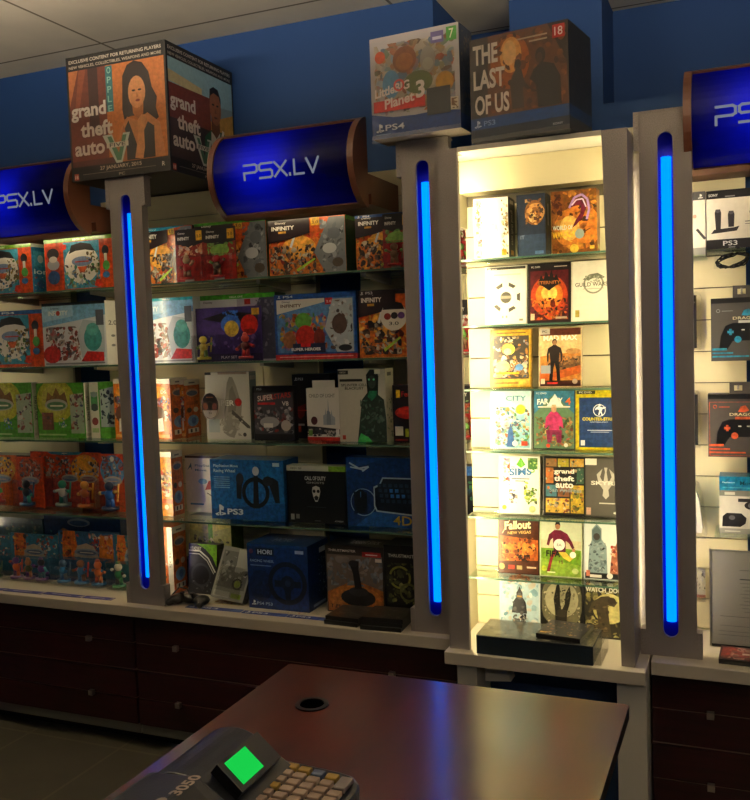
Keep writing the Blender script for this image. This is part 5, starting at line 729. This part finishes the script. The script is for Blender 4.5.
case('grass-green game case with a footballer in a wine-red shirt',540,521,5,[('r',0,0,1,1,'#c4ccb0'),('p',[(0,0),(1,0),(1,.46),(0,.52)],'#6a9424'),('r',0,.48,1,.62,'#c9c09a'),('p',[(0,0),(1,0),(1,.2),(0,.3)],'#86a83a'),('p',[(.14,.06),(.22,.06),(.30,.30),(.42,.44),(.36,.48),(.24,.34)],'#8a2430'),('p',[(.44,.42),(.58,.44),(.74,.34),(.86,.36),(.72,.26),(.56,.32)],'#e0c04a'),('p',[(.32,.44),(.30,.66),(.24,.62),(.20,.52),(.14,.54),(.20,.72),(.34,.80),(.50,.80),(.66,.74),(.78,.60),(.84,.50),(.78,.48),(.70,.58),(.62,.62),(.62,.44)],'#6a1c34'),('r',.32,.42,.62,.48,'#5a1a3a'),('e',.42,.87,.065,.06,'#b98058'),('p',[(.35,.88),(.37,.94),(.47,.94),(.49,.88),(.42,.905)],'#23160f'),('e',.82,.46,.04,.03,'#b98058'),('c',.46,.545,.10,'#dcdcd4'),('t','EA',.40,.52,.12,.045,'#6a6a6a'),('c',.80,.38,.055,'#e4e4dc'),('T','FIFA',.13,.33,.36,.11,'#17171a'),('t','15',.46,.22,.10,.055,'#6a1c34'),('c',.08,.12,.05,'#b9c83a'),('r',.16,.05,.36,.07,'#d8dcc4'),('e',.86,.10,.08,.05,'#b9c48a')],'#b9c09a',yb=577)
case('pale game case with a hooded grey figure and a red-brown one',584,521,5,[('r',0,0,1,1,'#d4dcd8'),('p',[(0,0),(1,0),(1,.10),(0,.10)],'#1c1c1e'),('p',[(.06,.10),(.10,.52),(.16,.66),(.16,.84),(.28,.94),(.40,.86),(.40,.68),(.52,.56),(.54,.10)],'#7f9498'),('p',[(.18,.66),(.17,.82),(.28,.91),(.38,.83),(.38,.66),(.28,.60)],'#5a6c70'),('e',.28,.72,.08,.06,'#3a3430'),('n',.08,.12,.52,.62,20,.08,['#4a5a60','#a9b8b8','#6a7a80','#2c3438'],353),('p',[(.60,.10),(.64,.40),(.76,.62),(.80,.74),(.92,.74),(1,.5),(1,.10)],'#a9664a'),('e',.86,.70,.09,.07,'#b98a64'),('n',.62,.12,.98,.58,18,.08,['#7a2c24','#d8b08a','#5a3a2c','#c9503a'],354),('r',.12,.02,.40,.07,'#c9c9c4'),('r',.03,.04,.12,.14,'#c9785a'),('c',.60,.06,.05,'#d8d8d4')],'#b9c4c0',yb=577)
def low_case(label, xl, yt, ops, col='#1b1b1c'):
    zb = ZT; Y = 2.822; lean = .11; X0 = at(xl, yt+30, Y+.02).x
    b = MB(); b.box(0,.0006,0, .136,.0145,.19, col); b.box(-.0012,.002,.0005, 0,.0125,.19, col)
    o = b.build('game_case', 'print_gloss', None, loc=(X0,Y,zb+.0005), bevel=.0012); o.rotation_euler.x = -lean; tag(o, label, 'game case', Gg)
    b = MB(); draw(b, (.004,.0006,.003), (1,0,0), (0,0,1), .128, .184, ops, .0002, .00002); b.build('cover', 'print_gloss', o)
low_case('pale blue game case with orange arch title and dark armoured bust, behind the console box',500.5,584,[('r',0,0,1,1,'#b4ccd4'),('n',.02,.02,.98,.98,30,.12,['#8fb4c4','#d8e0e0','#6a94a8','#a9c4cc','#c9b49a'],361),('p',[(.18,.84),(.30,.96),(.5,.99),(.72,.96),(.84,.84),(.66,.90),(.5,.91),(.36,.90)],'#b8642a'),('n',.2,.84,.82,.97,10,.06,['#7a3a1c','#d88a4a','#4a5a6a'],362),('p',[(.30,.30),(.34,.50),(.42,.58),(.42,.66),(.47,.72),(.50,.78),(.53,.72),(.58,.66),(.58,.58),(.66,.50),(.70,.30)],'#3a3a3c'),('e',.5,.60,.07,.06,'#5a5a58'),('r',.44,.58,.56,.61,'#c9a04a'),('n',.32,.1,.68,.5,12,.08,['#23242a','#4a4a4c','#6a6a68'],363)],'#c9d4d4')
low_case('grey game case with two dark raised branching shapes, behind the console box',541.5,583,[('r',0,0,1,1,'#17150f'),('e',.5,.55,.56,.46,'#6a654c'),('e',.5,.60,.42,.32,'#b0a988'),('n',.04,.1,.96,.95,26,.06,['#8a8468','#c9c2a0','#57523c'],364),('p',[(.36,.02),(.34,.40),(.30,.60),(.36,.80),(.42,.94),(.46,.78),(.46,.56),(.50,.40),(.58,.52),(.60,.70),(.70,.84),(.74,.70),(.70,.52),(.64,.38),(.62,.02)],'#23211a'),('n',.32,.3,.7,.8,14,.05,['#3a372c','#6a654c','#17150f'],365),('e',.50,.36,.14,.07,'#3a3428')])
low_case('yellow-grey game case with a coated leaning figure and pale block title',584,577,[('r',0,0,1,1,'#2c2a22'),('r',.02,.9,.3,.99,'#1c1c1a'),('t','PC DVD',.04,.94,.22,.03,'#c9c4b4'),('n',.02,.02,.98,.98,30,.12,['#b0a464','#8a8250','#d8cc8a','#57523a','#3a3828'],366),('e',.6,.5,.4,.26,'#cfc480'),('T','WATCH_DOGS',.02,.76,.94,.10,'#e8e4d4'),('p',[(.08,.42),(.18,.60),(.40,.70),(.58,.72),(.80,.62),(.72,.54),(.56,.56),(.60,.30),(.66,.02),(.36,.02),(.32,.34),(.28,.48)],'#4a4030'),('e',.66,.64,.10,.06,'#3a3024'),('n',.1,.1,.6,.6,12,.08,['#5a4c38','#2c261c','#7a6a4a'],367)])
# console box on the base shelf, a case on top of it
def console():
    A, B = onz(476.5,653.5,ZT), onz(593.3,666.2,ZT); W = (B-A).length; ang = math.atan2(B.y-A.y,B.x-A.x)
    b = MB(); b.box(0,0,0, W,.165,.058, '#0e1b26'); o = b.build('console_box', 'print_matte', None, loc=(A.x,A.y,ZT), bevel=.002); o.rotation_euler.z = ang; tag(o, 'flat black console box with a shiny clear lid on the bright cabinet base', 'console box')
    boxp('lid', 'sheet', o, .0,.0,.0582, W,.165,.0605); boxp('end_sleeve', 'sheet', o, W+.001,.004,.002, W+.022,.15,.055)
    b = MB(); draw(b, (0,0,.0580), (1,0,0), (0,1,0), W, .165, [('r',0,0,1,1,'#6a6a60'),('n',.02,.05,.98,.95,26,.2,['#8a8a7c','#55564e','#a9a794','#3a3c38'],371)], .00005, .000004); b.build('lid_print', 'print_gloss', o)
    b = MB(); b.box(0,0,0, .136,.19,.0145, '#1a1a1a')
    C, D = onz(535.5,638,ZT+.061), onz(574,643.5,ZT+.061)
    o2 = b.build('flat_game_case', 'print_gloss', None, loc=(C.x,C.y+.004,ZT+.061), bevel=.0015); o2.rotation_euler.z = math.atan2(D.y-C.y,D.x-C.x); o2.scale = (1,.75,1)
    tag(o2, 'dark game case with scattered bright specks lying on the console box', 'game case')
    b = MB(); draw(b, (.003,.003,.0145), (1,0,0), (0,1,0), .13,.184, [('r',0,0,1,1,'#23242c'),('n',.05,.05,.95,.95,34,.06,['#3a3c4a','#c9a04a','#5a5f7a','#a9a494','#15161c','#7a4a3a'],372),('r',.05,.05,.2,.12,'#d8a83a')], .0002,.00002); b.build('cover', 'print_gloss', o2)
console()
# goods of bay B seen through the gap beside the cabinet
for i, (row, yt, lab, ops, c) in enumerate(((0,0,'red and black carded figure glimpsed beside the bright cabinet, top shelf',small_card(381,['#6a9a4a','#8a2a2c','#c9c4b8']),'#8a2a1c'),(1,0,'red and black carded figure glimpsed beside the bright cabinet, second shelf',small_card(382,['#8a9a9a','#a92a24','#c9c4b8']),'#8a2a1c'),(2,0,'red and black carded figure glimpsed beside the bright cabinet, third shelf',small_card(383,['#5a8a5a','#a92a24','#3a3a3a']),'#8a2a1c'))):
    zt = RZ[row]+.19; X = -.90
    b = MB(); b.box(-.055,0,0,.055,.003,.19,c); o = b.build('figure_card','print_gloss',None,loc=(X,2.99,RZ[row])); tag(o, lab, 'toy figure', 'carded figures beside the bright cabinet')
    b = MB(); draw(b,(-.055,0,0),(1,0,0),(0,0,1),.11,.19,ops); b.build('card_print','print_gloss',o)
    b = MB(); b.box(-.048,-.04,.008,.048,-.001,.095); b.build('bubble','blister',o)
    b = MB(); toy(b,0,-.02,.01,.075,['#a9241c','#7a5a3a','#6a9a4a'],random.Random(384+i)); b.build('figure','toy',o,smooth=True)
b = MB(); b.box(-.055,0,0,.055,.06,.21,'#12161c'); o = b.build('accessory_box','print_gloss',None,loc=(-.905,2.97,RZ[3])); tag(o,'dark box with a blue top and yellow letters glimpsed beside the bright cabinet','accessory box')
b = MB(); draw(b,(-.055,0,0),(1,0,0),(0,0,1),.11,.21,[('r',0,0,1,1,'#14181d'),('r',0,.84,1,1,'#2a5aa0'),('n',.05,.25,.95,.8,14,.09,['#2c6a8a','#3a7a4a','#23262c'],399),('r',.3,.06,.95,.18,'#d8c83a')]); b.build('cover','print_gloss',o)
# ------------------------------------------------------------------ bay D: controller bay
def dcarton(*a, **k): return carton(*a, **k)
ZD = at(720,251,2.90).z
dcarton('camera_box','white box with dark top band and small triangle mark, glimpsed beside the third pillar','accessory box',None,2.91,686,705.5,192,at(700,256,2.91).z,.09,[('r',0,0,1,1,'#dcd8cc'),('r',0,.87,1,1,'#4a4a48'),('s',.62,.89,.07,'#d8d8d4'),('r',0,0,1,.13,'#8a8a86'),('l',[(.55,.42),(.98,.26)],.04,'#3a3a3a'),('e',.45,.62,.10,.03,'#c9a48a')],None,None,'#dcd8cc',yb=256)
mv = [('r',0,0,1,1,'#e4ded0'),('r',0,.86,1,1,'#17161a'),('t','SONY',.04,.90,.17,.045,'#e0e0e0'),('r',.34,.88,.52,.90,'#8a8a8a'),('r',0,0,1,.17,'#1a191c'),('t','PS3',.30,.06,.26,.08,'#e4e4e4'),('r',.40,.02,.52,.04,'#8a8a8a'),('p',[(.08,.27),(.55,.30),(.60,.38),(.50,.36),(.14,.34)],'#2c2a2c'),('p',[(.17,.34),(.15,.62),(.17,.68),(.25,.68),(.27,.62),(.26,.34)],'#2f2d30'),('p',[(.40,.37),(.39,.58),(.41,.64),(.49,.64),(.51,.58),(.50,.37)],'#2f2d30'),('e',.21,.65,.04,.03,'#55535a'),('e',.45,.61,.04,.03,'#55535a'),('e',.88,.60,.10,.06,'#2f2d30'),('e',.88,.60,.05,.03,'#8a8a90'),('r',.70,.44,.98,.455,'#6a6a6a'),('r',.70,.40,.98,.41,'#6a6a6a')]
dcarton('charger_box','white box picturing two dark wands in a charging cradle','accessory box',None,2.88,706.5,762,189,at(720,249.5,2.88).z,.12,mv,None,None,'#17161a',yb=251)
boxp('slat_shelf','glass',None,-.105,2.86,-.006,.12,3.019,0,loc=(0,0,at(720,249.5,2.88).z-.0002)); tag(bpy.data.objects['slat_shelf'],'glass shelf under the white charger box','shelf')
boxp('slat_shelf','glass',None,-.17,2.86,-.006,-.108,3.019,0,loc=(0,0,at(700,256,2.91).z-.0002)); tag(bpy.data.objects['slat_shelf.001'],'short glass shelf under the box with the triangle mark','shelf')
def cable_bag():
    P = at(731,258,2.93); o = one('cable_bag','film',lambda b:(b.prism([(-.05,-.02),(.06,-.024),(.065,.02),(.0,.034),(-.045,.026)],0,.03,FXZ)),loc=(P.x,2.93,P.z-.008)); tag(o,'small clear bag with a coiled black cable, hanging under the charger box','cable')
    R = random.Random(9); b = MB()
    for k in range(6): b.polytube([(.005+.045*math.cos(t)+R.uniform(-.004,.004),.015+.003*math.sin(3*t+k),.002+.02*math.sin(t+.15*k)+R.uniform(-.003,.003)) for t in [PI*i/8 for i in range(17)]],.0022,n=6)
    b.build('cable','black',o,smooth=True)
    boxp('hook','chrome',o,-.003,.0,.03,.003,.089,.034)
cable_bag()
def padbox(label, xl, yt, yb, acc, bg, frame):
    Y = 2.90; zb = at(728,yb,Y).z; X0 = at(xl,(yt+yb)/2,Y).x; W = .172; H = at(728,yt,Y).z-zb
    b = MB(); b.box(0,0,0,W,.06,H,bg); o = b.build('controller_box','print_gloss',None,loc=(X0,Y,zb)); tag(o,label,'controller box','boxed controllers hanging on the slatwall')
    ops = [('r',0,0,1,1,bg),('r',0,.92,1,1,'#1a1a1c')]+([('r',.03,.02,.98,.025,acc),('r',.03,.87,.98,.875,acc),('r',.025,.02,.032,.875,acc)] if frame else [])+[('k',.12,.80,.03,.01,acc if frame else '#8a8f92'),('r',.18,.79,.36,.80,acc if frame else '#8a8f92'),
      ('p',[(.50,.72),(.54,.80),(.62,.82),(.68,.74),(.60,.71)],acc),('t','DRAGON',.36,.655,.46,.045,'#e8dcb0'),('r',.45,.60,.72,.64,acc if frame else '#c9c9c4'),
      ('p',[(.13,.16),(.16,.40),(.24,.56),(.36,.60),(.84,.60),(.96,.54),(1,.4),(1,.2),(.92,.16),(.84,.32),(.36,.32),(.26,.18)],'#15171a'),('r',.27,.44,.37,.48,acc),('r',.30,.41,.34,.51,acc),('c',.44,.34,.052,acc),('c',.78,.34,.052,acc),('r',.50,.48,.55,.50,'#c9c9c4'),('r',.64,.48,.69,.50,'#c9c9c4'),
      ('r',.02,.17,.26,.205,acc),('r',.02,.115,.36,.14,acc),('r',.02,.06,.62,.085,acc)]
    c = MB(); draw(c,(0,0,0),(1,0,0),(0,0,1),W,H,ops); c.build('cover','print_gloss',o)
    c = MB(); c.box(.062,0,H,.075,.002,H+.036,bg); c.box(.098,0,H,.172,.002,H+.036,bg); c.box(.075,0,H,.098,.002,H+.010,bg); c.box(.075,0,H+.026,.098,.002,H+.036,bg); c.build('hang_tab','print_gloss',o)
    c = MB(); c.tube((.0865,-.03,H+.018),(.0865,.119,H+.018),.003); c.tube((.0865,-.03,H+.018),(.0865,-.032,H+.026),.003); c.build('hook','chrome',o)
padbox('charcoal hanging controller box with bright blue accents',711,298,361,'#2f93b8','#4f4d4a',False)
padbox('charcoal hanging controller box with orange accents',708,394,457,'#d8603a','#4f4b49',True)
def thinpack(label, x, y0, y1, d, mat, shape):
    A, B = at(x,y0,2.93), at(x,y1,2.93)
    o = one('hanging_pack',mat,lambda b: b.prism(shape,0,d,FXZ),loc=(A.x,2.93,B.z)); tag(o,label,'accessory pack','packs half hidden behind the third pillar'); h = A.z-B.z
    boxp('hook','chrome',o,.0,d+.0005,h-.03,.004,.0899,h-.026)
    return o, h
o, h = thinpack('slim dark-edged clear pack peeking from behind the third pillar, beside the blue-accent box',693,293,350,.035,'blister',[(-.02,0),(.022,0),(.022,.17),(.012,.18),(-.02,.18)]); boxp('card','black',o,-.018,.036,.005,.008,.038,.17)
o, h = thinpack('slim grey clear pack peeking from behind the third pillar, beside the orange-accent box',693,386,448,.035,'blister',[(-.02,0),(.020,0),(.020,.17),(.012,.18),(-.02,.18)]); boxp('card','greyplast',o,-.018,.036,.005,.012,.038,.165)
o, h = thinpack('rounded clear pack with a white and black device behind the third pillar',690,477,538,.04,'blister',[(-.02,.0),(.045,.0),(.050,.02),(.036,.14),(.026,.172),(.005,.18),(-.02,.18)])
one('device','toy',lambda b:(b.prism([(-.015,.02),(.032,.015),(.036,.03),(.024,.13),(.012,.155),(-.015,.155)],.01,.03,FXZ,'#dedcd2'),b.prism([(-.015,.02),(.010,.02),(.016,.05),(.004,.10),(-.015,.12)],.004,.0099,FXZ,'#17171a')),o)
o, h = thinpack('pale speckled small pack low behind the third pillar',692,566,601,.03,'blister',[(-.02,0),(.04,0),(.04,.10),(-.02,.10)])
b = MB(); b.box(-.018,.0305,.005,.038,.033,.098,'#c9c4b0'); draw(b,(-.018,.0305,.005),(1,0,0),(0,0,1),.056,.093,[('n',0,0,1,1,16,.09,['#6a6a5a','#3a3a34','#e0dcc8'],391),('r',0,0,1,.1,'#8a5a44')]); b.build('card','print_gloss',o)
cb = [('r',0,0,1,1,'#e2dfd2'),('r',0,.66,1,.76,'#8a8c80'),('r',0,0,1,.09,'#a9aaa0'),('p',[(.05,.12),(.06,.30),(.14,.36),(.42,.36),(.52,.28),(.50,.18),(.40,.12)],'#2c2c30'),('e',.24,.28,.06,.04,'#6a6a70'),('r',.36,.56,1,.62,'#2c2c30'),('e',.66,.50,.18,.08,'#2c2c30'),('e',.62,.50,.07,.05,'#7a7a80'),('r',.1,.68,.3,.73,'#d8d8c8'),('r',.1,.03,.4,.05,'#e2dfd2'),('r',0,.76,1,1,'#1f84b0'),('t','PlayStation',.06,.88,.24,.03,'#e4ecf0'),('t','Move',.40,.855,.28,.07,'#143a54'),('r',.06,.80,.9,.815,'#5ab0d0')]
dcarton('eye_camera_box','white and turquoise box picturing two black desktop cameras','accessory box',None,2.90,719.5,772,477,at(735,533.5,2.90).z,.09,cb,None,None,'#1f84b0',yb=534)
boxp('slat_shelf','glass',None,-.09,2.86,-.006,.12,3.019,0,loc=(0,0,at(735,533.5,2.90).z-.0002)); tag(bpy.data.objects['slat_shelf.002'],'glass shelf under the turquoise camera box','shelf')
def notice():
    A, B = onz(712,650.5,ZT), onz(766,656,ZT); W = B.x-A.x; Y = 2.84; X0 = at(711.5,600,Y).x; H = at(712,549.5,Y+.04).z-ZT; 
    o = empty('paper_stand',(X0,Y,ZT),'framed typed paper with a round dark seal on the worktop','document')
    ops = [('r',0,0,1,1,'#c4c2ba'),('c',.78,.90,.035,'#3a3a3a'),('r',.40,.80,1,.806,'#7a7a78'),('r',0.600,0.740,0.980,0.749,'#4a4a4a'),('r',.40,.70,.98,.712,'#5a5a58')]+[('r',.40+.03*(i%3),.66-.038*i,.97-.02*(i%4),.668-.038*i,'#a09f98') for i in range(9)]+[('r',.12,.30,.9,.306,'#8a8a86'),('r',.12,.20-.0,.85,.206,'#9a9a95'),('r',.10,.14,.6,.146,'#9a9a95'),('r',.10,.10,.7,.106,'#9a9a95')]
    fr = empty('stand', (0,0,0), None, None); fr.parent = o; fr.rotation_euler.x = -.12
    b = MB(); b.box(0,.002,.012,.20,.004,H,'#c4c2ba'); p = b.build('paper','print_matte',fr)
    b = MB(); draw(b,(0,.002,.012),(1,0,0),(0,0,1),.20,H-.012,ops); b.build('print','print_matte',fr)
    for n, c in (('frame_edge',(-.006,0,.004,.0,.008,H+.004)),('frame_edge',(.2,0,.004,.206,.008,H+.004)),('frame_edge',(0,0,.004,.2,.008,.0118)),('frame_edge',(0,0,H,.2,.008,H+.004))): boxp(n,'black' if c[5]<.02 else 'chrome',fr,*c)
    boxp('pane','blister',fr,0,.0,.012,.2,.0012,H)
    b = MB(); b.prism([(.01,0),(.09,0),(.02,.12)],.095,.105,lambda p, x:(x,p[0],p[1])); b.build('back_leg','black',o)
notice()
A, B = onz(722.5,671.5,ZT), onz(775,671.5,ZT)
flat_case('flat_game_case','dark red game case lying on the worktop before the framed paper',None,((A.x-.012,2.70),(A.x+.125,2.695),.12),ZT+.0005,.0145,[('r',0,0,1,1,'#3a1618'),('p',[(.03,.2),(.9,.3),(.95,.95),(.05,.9)],'#8a2420'),('n',.05,.1,.95,.9,22,.2,['#b83a2c','#5a1a1c','#d8b0a0','#23242a','#8a4a44'],395),('r',0.450,0.412,0.850,0.525,'#d8d0c8')],'#17181a')
